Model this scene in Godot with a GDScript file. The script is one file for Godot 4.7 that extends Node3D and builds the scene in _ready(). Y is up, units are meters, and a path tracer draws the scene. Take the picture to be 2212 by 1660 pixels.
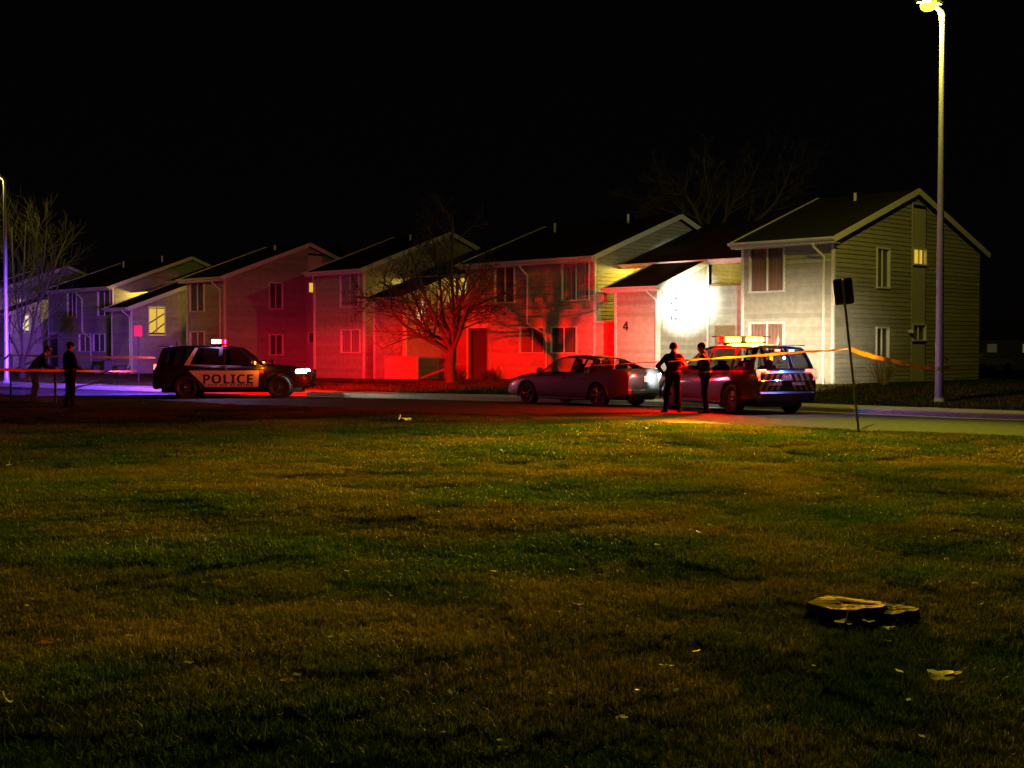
extends Node3D
# A residential street at night: apartment rows, two patrol vehicles, a parked car, four people, bare trees.
# World axes: x runs along the house fronts, -z runs away from the viewer towards them, y is up, metres.

var rng := RandomNumberGenerator.new()
var M := {}
var counts := {}
var noise := FastNoiseLite.new()
var relief := FastNoiseLite.new()

const FOCAL := 2870.0
const EYE := 1.65

func _ready() -> void:
	rng.seed = 7
	noise.seed = 3
	noise.frequency = 0.12
	relief.seed = 5
	relief.frequency = 0.12
	relief.fractal_type = FastNoiseLite.FRACTAL_NONE
	camera_and_sky()
	materials()
	ground()
	print("ground ", Time.get_ticks_msec())
	buildings()
	print("buildings ", Time.get_ticks_msec())
	vegetation()
	print("vegetation ", Time.get_ticks_msec())
	vehicles()
	print("vehicles ", Time.get_ticks_msec())
	street_furniture()
	people()
	print("people ", Time.get_ticks_msec())
	small_things()
	print("done ", Time.get_ticks_msec())

func camera_and_sky() -> void:
	var cam := Camera3D.new()
	cam.name = "camera"
	add_child(cam)
	cam.fov = 2.0 * rad_to_deg(atan(830.0 / FOCAL))
	cam.far = 900.0
	cam.near = 0.1
	cam.position = Vector3(0, EYE, 0)
	cam.rotation = Vector3(-atan(76.0 / FOCAL), PI / 4, 0)
	cam.current = true
	var we := WorldEnvironment.new()
	we.name = "environment"
	var e := Environment.new()
	var sky := Sky.new()
	var sm := ProceduralSkyMaterial.new()
	sm.sky_top_color = lin(0.0006, 0.0006, 0.0010)
	sm.sky_horizon_color = lin(0.0014, 0.0009, 0.0010)
	sm.ground_horizon_color = lin(0.001, 0.0008, 0.0008)
	sm.ground_bottom_color = lin(0.0006, 0.0005, 0.0005)
	sky.sky_material = sm
	e.background_mode = Environment.BG_SKY
	e.sky = sky
	e.tonemap_mode = Environment.TONE_MAPPER_LINEAR
	e.tonemap_exposure = 1.0
	e.sdfgi_enabled = true
	e.ssao_enabled = true
	e.ssil_enabled = true
	e.fog_enabled = HAZE > 0.0
	e.fog_density = HAZE
	e.fog_light_color = Color(0.95, 0.95, 0.95)
	we.environment = e
	add_child(we)

const HAZE := 0.0

# ---------------------------------------------------------------- helpers
func lin(r: float, g: float, b: float) -> Color:
	return Color(r, g, b).linear_to_srgb()

func W(u: float, y: float, v: float) -> Vector3:
	return Vector3(u, y, -v)

# a pixel of the photograph (2212 wide) as a direction, and where it meets the ground at height h or a distance d
func ray(px: float, py: float) -> Vector3:
	var p := atan(76.0 / FOCAL)
	var x := (px - 1106.0) / FOCAL
	var y := -(py - 830.0) / FOCAL
	var up := y * cos(p) - sin(p)
	var fw := cos(p) + y * sin(p)
	return Vector3(sqrt(0.5) * (x - fw), up, -sqrt(0.5) * (x + fw))

func on_ground(px: float, py: float, h := 0.0) -> Vector3:
	var r := ray(px, py)
	return r * ((h - EYE) / r.y) + Vector3(0, EYE, 0)

func at_depth(px: float, py: float, d: float) -> Vector3:
	return ray(px, py) * d + Vector3(0, EYE, 0)

func numbered(called: String) -> String:
	counts[called] = counts.get(called, -1) + 1
	return called if counts[called] == 0 else "%s_%03d" % [called, counts[called]]

func tag(o: Node, label: String, category: String, group := "") -> Node:
	o.set_meta("label", label)
	o.set_meta("category", category)
	if group:
		o.set_meta("group", group)
	return o

func thing(called: String, label: String, category: String, at := Vector3.ZERO, turn := 0.0, group := "") -> Node3D:
	var o := Node3D.new()
	o.name = numbered(called)
	add_child(o)
	o.position = at
	o.rotation.y = turn
	tag(o, label, category, group)
	return o

func T() -> SurfaceTool:
	var st := SurfaceTool.new()
	st.begin(Mesh.PRIMITIVE_TRIANGLES)
	st.set_smooth_group(-1)
	return st

func mesh_of(st: SurfaceTool) -> ArrayMesh:
	st.generate_normals()
	return st.commit()

func mk(called: String, st, mat: Material, parent: Node = self, at := Vector3.ZERO) -> MeshInstance3D:
	var o := MeshInstance3D.new()
	o.mesh = mesh_of(st) if st is SurfaceTool else st
	o.material_override = mat
	if parent == self:
		o.name = numbered(called)
		add_child(o)
	else:
		o.name = called
		parent.add_child(o, true)
	o.position = at
	return o

func structure(o: Node) -> Node:
	o.set_meta("kind", "structure")
	return o

func stuff(o: Node) -> Node:
	o.set_meta("kind", "stuff")
	return o

func quad(st: SurfaceTool, a: Vector3, b: Vector3, c: Vector3, d: Vector3) -> void:
	st.add_vertex(a); st.add_vertex(b); st.add_vertex(c)
	st.add_vertex(a); st.add_vertex(c); st.add_vertex(d)

func tri(st: SurfaceTool, a: Vector3, b: Vector3, c: Vector3) -> void:
	st.add_vertex(a); st.add_vertex(b); st.add_vertex(c)

# a box with chamfered edges
func box(st: SurfaceTool, c: Vector3, s: Vector3, r := 0.0, bs := Basis()) -> void:
	var h := s * 0.5
	r = minf(r, 0.45 * minf(s.x, minf(s.y, s.z)))
	if r <= 0.0:
		var p := []
		for i in 8:
			p.append(c + bs * Vector3(h.x if i & 1 else -h.x, h.y if i & 2 else -h.y, h.z if i & 4 else -h.z))
		for f in [[0, 1, 3, 2], [5, 4, 6, 7], [4, 0, 2, 6], [1, 5, 7, 3], [2, 3, 7, 6], [4, 5, 1, 0]]:
			quad(st, p[f[0]], p[f[1]], p[f[2]], p[f[3]])
		return
	var v := {}
	for i in 8:
		var sg := Vector3(1 if i & 1 else -1, 1 if i & 2 else -1, 1 if i & 4 else -1)
		for ax in 3:
			var q := h - Vector3(r, r, r)
			q[ax] = h[ax]
			v[i * 3 + ax] = c + bs * (q * sg)
	for f in [[0, 4, 6, 2, 0], [1, 5, 7, 3, 0], [0, 1, 5, 4, 1], [2, 3, 7, 6, 1], [0, 1, 3, 2, 2], [4, 5, 7, 6, 2]]:
		oquad(st, c, v[f[0] * 3 + f[4]], v[f[1] * 3 + f[4]], v[f[2] * 3 + f[4]], v[f[3] * 3 + f[4]])
	for i in 8:
		otri(st, c, v[i * 3], v[i * 3 + 1], v[i * 3 + 2])
		for ax in 3:
			var j := i | (1 << ax)
			if j != i:
				var a1 := (ax + 1) % 3
				var a2 := (ax + 2) % 3
				oquad(st, c, v[i * 3 + a1], v[j * 3 + a1], v[j * 3 + a2], v[i * 3 + a2])

# quads and triangles turned so that they face away from a middle point
func oquad(st: SurfaceTool, m: Vector3, a: Vector3, b: Vector3, c: Vector3, d: Vector3) -> void:
	if (c - a).cross(b - a).dot((a + c) * 0.5 - m) < 0.0:
		quad(st, a, d, c, b)
	else:
		quad(st, a, b, c, d)

func otri(st: SurfaceTool, m: Vector3, a: Vector3, b: Vector3, c: Vector3) -> void:
	if (c - a).cross(b - a).dot(a - m) < 0.0:
		tri(st, a, c, b)
	else:
		tri(st, a, b, c)

func bx(st: SurfaceTool, p: Vector3, q: Vector3, r := 0.0) -> void:
	box(st, (p + q) * 0.5, (q - p).abs(), r)

# a bar of rectangular section from a to b
func bar(st: SurfaceTool, a: Vector3, b: Vector3, w: float, h: float, r := 0.0) -> void:
	var z := (b - a).normalized()
	var x := Vector3.UP.cross(z)
	x = Vector3.RIGHT if x.length() < 0.01 else x.normalized()
	box(st, (a + b) * 0.5, Vector3(w, h, a.distance_to(b)), r, Basis(x, z.cross(x), z))

func tube(st: SurfaceTool, pts: Array, radii: Array, n := 8, caps := true) -> void:
	st.set_smooth_group(1)
	var rings := []
	var x := Vector3.ZERO
	for i in pts.size():
		var d: Vector3 = (pts[mini(i + 1, pts.size() - 1)] - pts[maxi(i - 1, 0)]).normalized()
		if x == Vector3.ZERO:
			x = d.cross(Vector3.UP if absf(d.y) < 0.9 else Vector3.RIGHT).normalized()
		else:
			x = (x - d * x.dot(d)).normalized()
		var y := d.cross(x)
		var ring := []
		for k in n:
			var a := TAU * k / n
			ring.append(pts[i] + (x * cos(a) + y * sin(a)) * radii[i])
		rings.append(ring)
	for i in rings.size() - 1:
		for k in n:
			var k2 := (k + 1) % n
			quad(st, rings[i][k], rings[i][k2], rings[i + 1][k2], rings[i + 1][k])
	st.set_smooth_group(-1)
	if caps:
		for k in range(1, n - 1):
			tri(st, rings[0][0], rings[0][k + 1], rings[0][k])
			var e: Array = rings[-1]
			tri(st, e[0], e[k], e[k + 1])

func lathe(st: SurfaceTool, prof: Array, n: int, xf := Transform3D(), smooth := true) -> void:
	st.set_smooth_group(1 if smooth else -1)
	for i in prof.size() - 1:
		for k in n:
			var a := TAU * k / n
			var b := TAU * (k + 1) / n
			var p0: Vector2 = prof[i]
			var p1: Vector2 = prof[i + 1]
			quad(st, xf * Vector3(p0.x * cos(a), p0.y, p0.x * sin(a)), xf * Vector3(p1.x * cos(a), p1.y, p1.x * sin(a)),
				xf * Vector3(p1.x * cos(b), p1.y, p1.x * sin(b)), xf * Vector3(p0.x * cos(b), p0.y, p0.x * sin(b)))
	st.set_smooth_group(-1)

func grid(st: SurfaceTool, f: Callable, nu: int, nv: int) -> void:
	st.set_smooth_group(1)
	for i in nu:
		for j in nv:
			var u0 := float(i) / nu
			var u1 := float(i + 1) / nu
			var v0 := float(j) / nv
			var v1 := float(j + 1) / nv
			quad(st, f.call(u0, v0), f.call(u0, v1), f.call(u1, v1), f.call(u1, v0))
	st.set_smooth_group(-1)

# ---------------------------------------------------------------- materials
func noise_tex(freq: float, a: Color, b: Color, sz := 512, oct := 4, sd := 1, kind := FastNoiseLite.TYPE_SIMPLEX_SMOOTH) -> NoiseTexture2D:
	var n := FastNoiseLite.new()
	n.noise_type = kind
	n.seed = sd
	n.frequency = freq
	n.fractal_octaves = oct
	var t := NoiseTexture2D.new()
	t.width = sz
	t.height = sz
	t.seamless = true
	t.noise = n
	var g := Gradient.new()
	g.set_color(0, a)
	g.set_color(1, b)
	t.color_ramp = g
	return t

func mat(c: Color, rough := 0.7, metal := 0.0, spec := 0.5) -> StandardMaterial3D:
	var m := StandardMaterial3D.new()
	m.albedo_color = c
	m.roughness = rough
	m.metallic = metal
	m.metallic_specular = spec
	return m

func textured(lo: Color, hi: Color, freq: float, scale: float, rough: float, bump := 0.0, bump_freq := 0.05, sd := 1) -> StandardMaterial3D:
	var m := mat(Color.WHITE, rough, 0.0, 0.5 if rough < 0.9 else 0.1)
	m.albedo_texture = noise_tex(freq, lo, hi, 512, 5, sd)
	m.uv1_triplanar = true
	m.uv1_world_triplanar = true
	m.uv1_scale = Vector3.ONE * scale
	if bump > 0.0:
		m.heightmap_enabled = true
		m.heightmap_texture = noise_tex(bump_freq, Color.BLACK, Color.WHITE, 512, 5, sd + 5)
		m.heightmap_scale = bump
	return m

func paint(c: Color, coat := 1.0, rough := 0.45, metal := 0.0) -> StandardMaterial3D:
	var m := mat(c, rough, metal)
	m.clearcoat_enabled = true
	m.clearcoat = coat
	m.clearcoat_roughness = 0.06
	return m

func glow(c: Color, e: float) -> StandardMaterial3D:
	var m := mat(Color(0.2, 0.2, 0.2), 0.3)
	m.emission_enabled = true
	m.emission = c
	m.emission_energy_multiplier = e
	return m

func glass(c: Color, a: float) -> StandardMaterial3D:
	var m := mat(Color(c.r, c.g, c.b, a), 0.04)
	m.transparency = BaseMaterial3D.TRANSPARENCY_ALPHA
	return m

func materials() -> void:
	M.siding = textured(lin(0.32, 0.295, 0.245), lin(0.47, 0.445, 0.39), 0.016, 0.35, 0.55, 0.15, 0.08)
	M.siding_gable = textured(lin(0.31, 0.295, 0.245), lin(0.42, 0.40, 0.34), 0.01, 0.35, 0.55, 0.15, 0.08, 4)
	M.panel = textured(lin(0.44, 0.42, 0.37), lin(0.5, 0.48, 0.43), 0.02, 0.5, 0.6, 0.1, 0.08, 3)
	M.trim = textured(lin(0.6, 0.58, 0.53), lin(0.72, 0.7, 0.65), 0.02, 0.6, 0.5, 0.0, 0.05, 2)
	M.wood = textured(lin(0.16, 0.10, 0.045), lin(0.26, 0.17, 0.08), 0.02, 0.8, 0.7)
	M.roof = textured(lin(0.018, 0.016, 0.015), lin(0.05, 0.045, 0.04), 0.05, 0.6, 0.9, 0.6, 0.09, 6)
	M.core = mat(lin(0.02, 0.018, 0.016), 0.9)
	M.pane = glass(Color(0.7, 0.75, 0.75), 0.1)
	M.dark = mat(lin(0.012, 0.012, 0.013), 0.6)
	M.curtain_red = mat(lin(0.2, 0.07, 0.05), 0.9)
	M.curtain_pale = mat(lin(0.28, 0.26, 0.25), 0.9)
	M.curtain_dim = mat(lin(0.06, 0.055, 0.06), 0.9)
	M.blind = mat(lin(0.42, 0.42, 0.45), 0.8)
	M.lit = glow(lin(1.0, 0.62, 0.05), 0.9)
	M.lit_pale = glow(lin(1.0, 0.85, 0.33), 1.0)
	M.lit_white = glow(lin(0.95, 1.0, 0.9), 4.0)
	M.asphalt = textured(lin(0.026, 0.025, 0.024), lin(0.062, 0.058, 0.054), 0.03, 0.3, 0.85, 0.9, 0.2, 9)
	M.concrete = textured(lin(0.22, 0.21, 0.185), lin(0.36, 0.345, 0.31), 0.03, 0.5, 0.85, 0.5, 0.1, 11)
	M.soil = textured(lin(0.010, 0.010, 0.004), lin(0.022, 0.02, 0.008), 0.03, 0.6, 0.95, 0.0, 0.08, 13)
	M.soil.metallic_specular = 0.0
	M.asphalt.metallic_specular = 0.08
	M.concrete.metallic_specular = 0.3
	for k in [M.siding, M.siding_gable]:
		k.vertex_color_use_as_albedo = true
	M.bark = textured(lin(0.06, 0.048, 0.036), lin(0.16, 0.13, 0.1), 0.05, 1.5, 0.9, 2.0, 0.06, 15)
	M.bark_mid = textured(lin(0.035, 0.028, 0.02), lin(0.1, 0.08, 0.06), 0.05, 1.5, 0.9, 0.0, 0.06, 19)
	M.bark_dark = textured(lin(0.03, 0.025, 0.02), lin(0.08, 0.066, 0.05), 0.05, 1.5, 0.9, 0.0, 0.06, 16)
	M.bark_lit_tone = textured(lin(0.24, 0.2, 0.16), lin(0.42, 0.36, 0.3), 0.05, 1.5, 0.9, 0.0, 0.06, 18)  # bark lightened to stand in for light missing behind the roofs
	M.metal = mat(lin(0.45, 0.46, 0.47), 0.35, 0.9)
	M.galv = textured(lin(0.38, 0.39, 0.38), lin(0.55, 0.56, 0.54), 0.03, 0.8, 0.5, 0.0, 0.05, 17)
	M.galv.metallic = 0.35
	M.rubber = mat(lin(0.018, 0.018, 0.018), 0.8)
	M.plastic = mat(lin(0.015, 0.015, 0.016), 0.45)
	M.chrome = mat(lin(0.75, 0.76, 0.78), 0.12, 1.0)
	M.black_paint = paint(lin(0.010, 0.011, 0.016))
	M.white_paint = paint(lin(0.72, 0.73, 0.74), 0.7)
	M.grey_paint = paint(lin(0.07, 0.08, 0.095), 1.0, 0.4, 0.5)
	M.tint = glass(Color(0.02, 0.02, 0.025), 0.72)
	M.car_glass = glass(Color(0.1, 0.12, 0.12), 0.25)
	M.tape = mat(lin(0.75, 0.20, 0.02), 0.5)
	M.tape.backlight_enabled = true
	M.tape.backlight = Color(0.5, 0.3, 0.05)
	M.vertex = mat(Color.WHITE, 0.95, 0.0, 0.15)
	M.vertex.vertex_color_use_as_albedo = true
	M.grass = mat(Color.WHITE, 0.7, 0.0, 0.35)
	M.grass.vertex_color_use_as_albedo = true
	M.grass.backlight_enabled = true
	M.grass.backlight = Color(0.85, 0.85, 0.5)

# ---------------------------------------------------------------- ground
func near_edge(u: float) -> float:
	return 23.85 + 0.1 * (u + 12.0)

const KERB := [[-140.0, 17.5], [-60.0, 25.4], [-45.0, 26.9], [-37.0, 28.0], [-30.0, 29.6], [-25.0, 30.4], [-20.0, 30.5], [-15.0, 30.2], [0.0, 31.2], [60.0, 37.0]]
func far_edge(u: float) -> float:
	for i in KERB.size() - 1:
		if u <= KERB[i + 1][0]:
			return lerpf(KERB[i][1], KERB[i + 1][1], clampf((u - KERB[i][0]) / (KERB[i + 1][0] - KERB[i][0]), 0, 1))
	return 37.0

func house_ground(u: float) -> float:
	return lerpf(0.12, 0.38, smoothstep(-56.0, -27.0, u))

func verge_height(u: float, v: float) -> float:
	var t := clampf((v - far_edge(u) - 1.75) / 7.0, 0.0, 1.0)
	return lerpf(0.135, house_ground(u), t) + 0.03 * relief.get_noise_2d(u * 4.0, v * 4.0) * minf(1.0, t * 4.0)

func lawn_height(u: float, v: float) -> float:
	var e := near_edge(u) - v
	var dip := clampf(9.5 - (v - u) * 0.7071, 0.0, 9.5)  # added dip: near lawn sinks so the foreground falls into grazing shade
	return 0.03 * clampf(e * 2.0, 0.0, 1.0) + (0.022 * relief.get_noise_2d(u * 6.0, v * 6.0) + 0.05 * relief.get_noise_2d(u * 1.9 + 50.0, v * 1.9)) * clampf(e * 0.5, 0.0, 1.0) - 0.006 * dip * dip

func field(u0: float, u1: float, nu: int, nv: int, f: Callable, m: Material, called: String) -> MeshInstance3D:
	var ps := PackedVector3Array()
	var ns := PackedVector3Array()
	var ix := PackedInt32Array()
	for i in nu + 1:
		for j in nv + 1:
			ps.append(f.call(lerpf(u0, u1, float(i) / nu), float(j) / nv))
	for i in nu + 1:
		for j in nv + 1:
			var a: Vector3 = ps[mini(i + 1, nu) * (nv + 1) + j] - ps[maxi(i - 1, 0) * (nv + 1) + j]
			var b: Vector3 = ps[i * (nv + 1) + mini(j + 1, nv)] - ps[i * (nv + 1) + maxi(j - 1, 0)]
			ns.append(a.cross(b).normalized() * signf(a.cross(b).y))
			if i < nu and j < nv:
				var k := i * (nv + 1) + j
				ix.append_array([k, k + 1, k + nv + 2, k, k + nv + 2, k + nv + 1])
	var arr := []
	arr.resize(Mesh.ARRAY_MAX)
	arr[Mesh.ARRAY_VERTEX] = ps
	arr[Mesh.ARRAY_NORMAL] = ns
	arr[Mesh.ARRAY_INDEX] = ix
	var am := ArrayMesh.new()
	am.add_surface_from_arrays(Mesh.PRIMITIVE_TRIANGLES, arr)
	return structure(mk(called, am, m))

func ground() -> void:
	var st := T()
	quad(st, Vector3(-700, -0.25, -700), Vector3(700, -0.25, -700), Vector3(700, -0.25, 700), Vector3(-700, -0.25, 700))
	structure(mk("ground", st, M.soil))
	field(-75, 25, 420, 130, func(u, t):
		var v: float = lerpf(-12.0, near_edge(u), 1.0 - pow(1.0 - t, 1.15))
		return W(u, lawn_height(u, v), v), M.soil, "lawn")
	field(-140, 60, 200, 6, func(u, t):
		var v: float = lerpf(near_edge(u) + 0.28, far_edge(u) - 0.45, t)
		return W(u, 0.035 * sin(PI * t) + 0.006 * noise.get_noise_2d(u * 3.0, v * 3.0), v), M.asphalt, "road")
	field(-140, 60, 200, 1, func(u, t): return W(u, 0.03 - 0.018 * t, near_edge(u) + 0.3 * t), M.concrete, "road_edge")
	field(-140, 60, 200, 1, func(u, t): return W(u, 0.006 - 0.004 * t, far_edge(u) - 0.47 + 0.47 * t), M.concrete, "gutter")
	field(-140, 60, 300, 80, func(u, t):
		var v: float = lerpf(far_edge(u) + 1.7, 75.0, t)
		return W(u, verge_height(u, v), v), M.soil, "verge")
	# kerb stones and pavement slabs, each a piece of its own where they can be told apart
	var kerb := Node3D.new()
	kerb.name = "kerb"
	add_child(kerb)
	structure(kerb)
	var walk := Node3D.new()
	walk.name = "pavement"
	add_child(walk)
	structure(walk)
	var u := -96.0
	while u < 14.0:
		var n := u + 2.4
		var a := W(u + 0.006, 0, far_edge(u))
		var b := W(n - 0.006, 0, far_edge(n))
		var d := (b - a).normalized()
		var bk := Vector3(-d.z, 0, d.x) * -1.0
		if bk.z > 0:
			bk = -bk
		st = T()
		var h := 0.13 + rng.randf_range(-0.006, 0.006)
		var prof := [Vector2(0, -0.05), Vector2(0.012, h - 0.025), Vector2(0.035, h), Vector2(0.16, h), Vector2(0.16, -0.05)]
		for i in prof.size() - 1:
			var p: Vector2 = prof[i]
			var q: Vector2 = prof[i + 1]
			quad(st, a + bk * p.x + Vector3.UP * p.y, a + bk * q.x + Vector3.UP * q.y, b + bk * q.x + Vector3.UP * q.y, b + bk * p.x + Vector3.UP * p.y)
		for e in [a, b]:
			for i in range(1, 4):
				tri(st, e + bk * prof[0].x + Vector3.UP * prof[0].y, e + bk * prof[i].x + Vector3.UP * prof[i].y, e + bk * prof[i + 1].x + Vector3.UP * prof[i + 1].y)
		mk("kerb_stone", st, M.concrete, kerb)
		for k in 2:
			var p0 := u + k * 1.2 + 0.006
			var p1 := p0 + 1.188
			var dy := rng.randf_range(-0.004, 0.004)
			st = T()
			var q := []
			for w in [[p0, 0.17], [p1, 0.17], [p1, 1.72], [p0, 1.72]]:
				q.append(W(w[0], h + dy, far_edge(w[0]) + w[1]))
			quad(st, q[3], q[2], q[1], q[0])
			for i in 4:
				quad(st, q[i], q[(i + 1) % 4], q[(i + 1) % 4] - Vector3(0, 0.1, 0), q[i] - Vector3(0, 0.1, 0))
			mk("slab", st, M.concrete, walk)
		u = n
	grass()

func blade_patch(size: float, n: int, hlo: float, hhi: float, w: float, sd: int) -> ArrayMesh:
	var r := RandomNumberGenerator.new()
	r.seed = sd
	var ps := PackedVector3Array()
	var ns := PackedVector3Array()
	var cs := PackedColorArray()
	for i in n:
		var pa := r.randf() * TAU
		var pr := sqrt(r.randf()) * size * 0.85
		var p := Vector3(cos(pa) * pr, 0, sin(pa) * pr)
		var a := r.randf() * TAU
		var side := Vector3(cos(a), 0, sin(a)) * w * r.randf_range(0.6, 1.3) * 0.5
		var lean := Vector3(cos(a + 1.4), 0, sin(a + 1.4)) * r.randf_range(-1.0, 1.0)
		var h := r.randf_range(hlo, hhi) * (1.0 if r.randf() < 0.93 else 1.5)
		var mid := p + Vector3(0, h * 0.6, 0) + lean * h * 0.35
		var tip := p + Vector3(0, h, 0) + lean * h * 1.1
		var b := r.randf_range(0.6, 1.5)
		var dry := r.randf() < 0.22
		var c := Color(b * (1.5 if dry else 1.0), b * (1.15 if dry else 1.0), b * (1.1 if dry else 1.0))
		var nn := (side.cross(tip - p)).normalized()
		if nn.y < 0:
			nn = -nn
		nn = (nn + Vector3.UP * 0.15).normalized()
		for q in [p - side, p + side, mid + side * 0.8, p - side, mid + side * 0.8, mid - side * 0.8, mid - side * 0.8, mid + side * 0.8, tip]:
			ps.append(q - Vector3(0, 0.004, 0))
			ns.append(nn)
			cs.append(c)
	var arr := []
	arr.resize(Mesh.ARRAY_MAX)
	arr[Mesh.ARRAY_VERTEX] = ps
	arr[Mesh.ARRAY_NORMAL] = ns
	arr[Mesh.ARRAY_COLOR] = cs
	var am := ArrayMesh.new()
	am.add_surface_from_arrays(Mesh.PRIMITIVE_TRIANGLES, arr)
	return am

func grass_colour(u: float, v: float) -> Color:
	var t := noise.get_noise_2d(u * 2.6, v * 2.6) + 0.6 * noise.get_noise_2d(u * 9.0 + 30.0, v * 9.0) + 0.5 * noise.get_noise_2d(u * 0.6 + 9.0, v * 0.6)
	t = clampf(0.5 + t * 1.25, 0.0, 1.0)
	var k := rng.randf_range(0.8, 1.2)
	return Color(lerpf(0.034, 0.125, t) * k, lerpf(0.072, 0.098, t) * k, lerpf(0.010, 0.030, t) * k)

func scatter(called: String, places: Array, patch: ArrayMesh) -> void:
	var mm := MultiMesh.new()
	mm.transform_format = MultiMesh.TRANSFORM_3D
	mm.use_colors = true
	mm.mesh = patch
	mm.instance_count = places.size()
	for i in places.size():
		var p: Array = places[i]
		var s := rng.randf_range(0.85, 1.2)
		mm.set_instance_transform(i, Transform3D(Basis(Vector3.UP, rng.randf() * TAU).scaled(Vector3(1, s, 1)), p[0]))
		mm.set_instance_color(i, p[1])
	var o := MultiMeshInstance3D.new()
	o.multimesh = mm
	o.material_override = M.grass
	o.name = numbered(called)
	add_child(o)
	stuff(o)
	tag(o, {"grass": "short patchy green and tan grass covering the near lawn", "verge_grass": "short grass on the verge between pavement and apartments"}[called], "grass")

func grass() -> void:
	# places inside the view and a margin round it
	var near := []
	var mid := []
	var far := []
	for band in [[3.6, 9.5, 0.24, near], [9.5, 19.0, 0.34, mid], [19.0, 44.0, 0.5, far]]:
		var s: float = band[2]
		for i in range(int(-60 / s), int(20 / s)):
			for j in range(int(-4 / s), int(26 / s)):
				var u := (i + rng.randf_range(0.2, 0.8)) * s
				var v := (j + rng.randf_range(0.2, 0.8)) * s
				var d := (v - u) * 0.7071
				var x := (u + v) * 0.7071
				if d < band[0] or d >= band[1] or absf(x) > d * 0.41 + 1.2 or v > near_edge(u) - 0.05:
					continue
				band[3].append([W(u, lawn_height(u, v), v), grass_colour(u, v)])
	scatter("grass", near, blade_patch(0.24, 1300, 0.018, 0.04, 0.003, 21))
	scatter("grass", mid, blade_patch(0.34, 1300, 0.018, 0.04, 0.0044, 22))
	scatter("grass", far, blade_patch(0.5, 1200, 0.02, 0.042, 0.008, 23))
	var verge := []
	var s := 0.55
	for i in range(int(-92 / s), int(6 / s)):
		for j in range(int(20 / s), int(52 / s)):
			var u := (i + rng.randf()) * s
			var v := (j + rng.randf()) * s
			var x := (u + v) * 0.7071
			var d := (v - u) * 0.7071
			if v < far_edge(u) + 1.75 or (u < -25.0 and v > 42.0) or absf(x) > d * 0.41 + 1.0:
				continue
			var c := grass_colour(u, v)
			if rng.randf() < 0.25:
				c = Color(0.14, 0.09, 0.035)
			verge.append([W(u, verge_height(u, v), v), c])
	scatter("verge_grass", verge, blade_patch(0.55, 260, 0.03, 0.07, 0.016, 24))

# ---------------------------------------------------------------- buildings
const COURSE := 0.16

# lapped boards on a wall: origin o, along a (unit), outward n; polygon corners (s, y), convex; openings [s0, s1, y0, y1]
func siding(parent: Node3D, o: Vector3, a: Vector3, n: Vector3, poly: Array, holes: Array, m: Material, single: bool) -> void:
	var lo := 1e9
	var hi := -1e9
	for p in poly:
		lo = minf(lo, p.y)
		hi = maxf(hi, p.y)
	var st := T()
	var y := lo
	while y < hi - 0.01:
		var y1 := minf(y + COURSE, hi)
		var r0 := span(poly, y + 0.0005)
		var r1 := span(poly, y1 - 0.0005)
		var cuts := [[r0.x, r0.y, r1.x, r1.y]]
		for h in holes:
			if minf(y1, h[3]) - maxf(y, h[2]) > COURSE * 0.5:
				var nx := []
				for c in cuts:
					if h[0] > c[0] and h[1] < c[1]:
						nx.append([c[0], h[0], c[2], h[0]])
						nx.append([h[1], c[1], h[1], c[3]])
					else:
						nx.append(c)
				cuts = nx
		var k := rng.randf_range(0.80, 1.08)
		for c in cuts:
			if single:
				st = T()
			st.set_color(Color(k, k, k * rng.randf_range(0.97, 1.0)))
			# a lapped board with a cove along its top edge
			var out0 := n * 0.03
			var out1 := n * 0.01
			var in1 := n * -0.016
			var g := 0.024 if y1 - y > 0.1 else 0.002
			var b0: Vector3 = o + a * c[0] + Vector3.UP * y
			var b1: Vector3 = o + a * c[1] + Vector3.UP * y
			var t0: Vector3 = o + a * c[2] + Vector3.UP * (y1 - g)
			var t1: Vector3 = o + a * c[3] + Vector3.UP * (y1 - g)
			var e0: Vector3 = o + a * c[2] + Vector3.UP * y1
			var e1: Vector3 = o + a * c[3] + Vector3.UP * y1
			quad(st, b0 + out0, t0 + out1, t1 + out1, b1 + out0)
			quad(st, b0 + in1, b0 + out0, b1 + out0, b1 + in1)
			quad(st, t0 + out1, t0 + in1, t1 + in1, t1 + out1)
			quad(st, t0 + in1, e0 + in1, e1 + in1, t1 + in1)
			if single:
				mk("siding_board", st, m, parent)
		y = y1
	if not single:
		stuff(mk("siding", st, m, parent))

func span(poly: Array, y: float) -> Vector2:
	var lo := 1e9
	var hi := -1e9
	for i in poly.size():
		var p: Vector2 = poly[i]
		var q: Vector2 = poly[(i + 1) % poly.size()]
		if (p.y <= y) != (q.y <= y):
			var s := p.x + (q.x - p.x) * (y - p.y) / (q.y - p.y)
			lo = minf(lo, s)
			hi = maxf(hi, s)
	return Vector2(lo, hi)

# a solid wall core behind the boards, a flat sheet with thickness left to the boards
func sheet(st: SurfaceTool, o: Vector3, a: Vector3, n: Vector3, poly: Array, back: float) -> void:
	for i in range(1, poly.size() - 1):
		tri(st, o + a * poly[0].x + Vector3.UP * poly[0].y - n * back, o + a * poly[i].x + Vector3.UP * poly[i].y - n * back, o + a * poly[i + 1].x + Vector3.UP * poly[i + 1].y - n * back)

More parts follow.
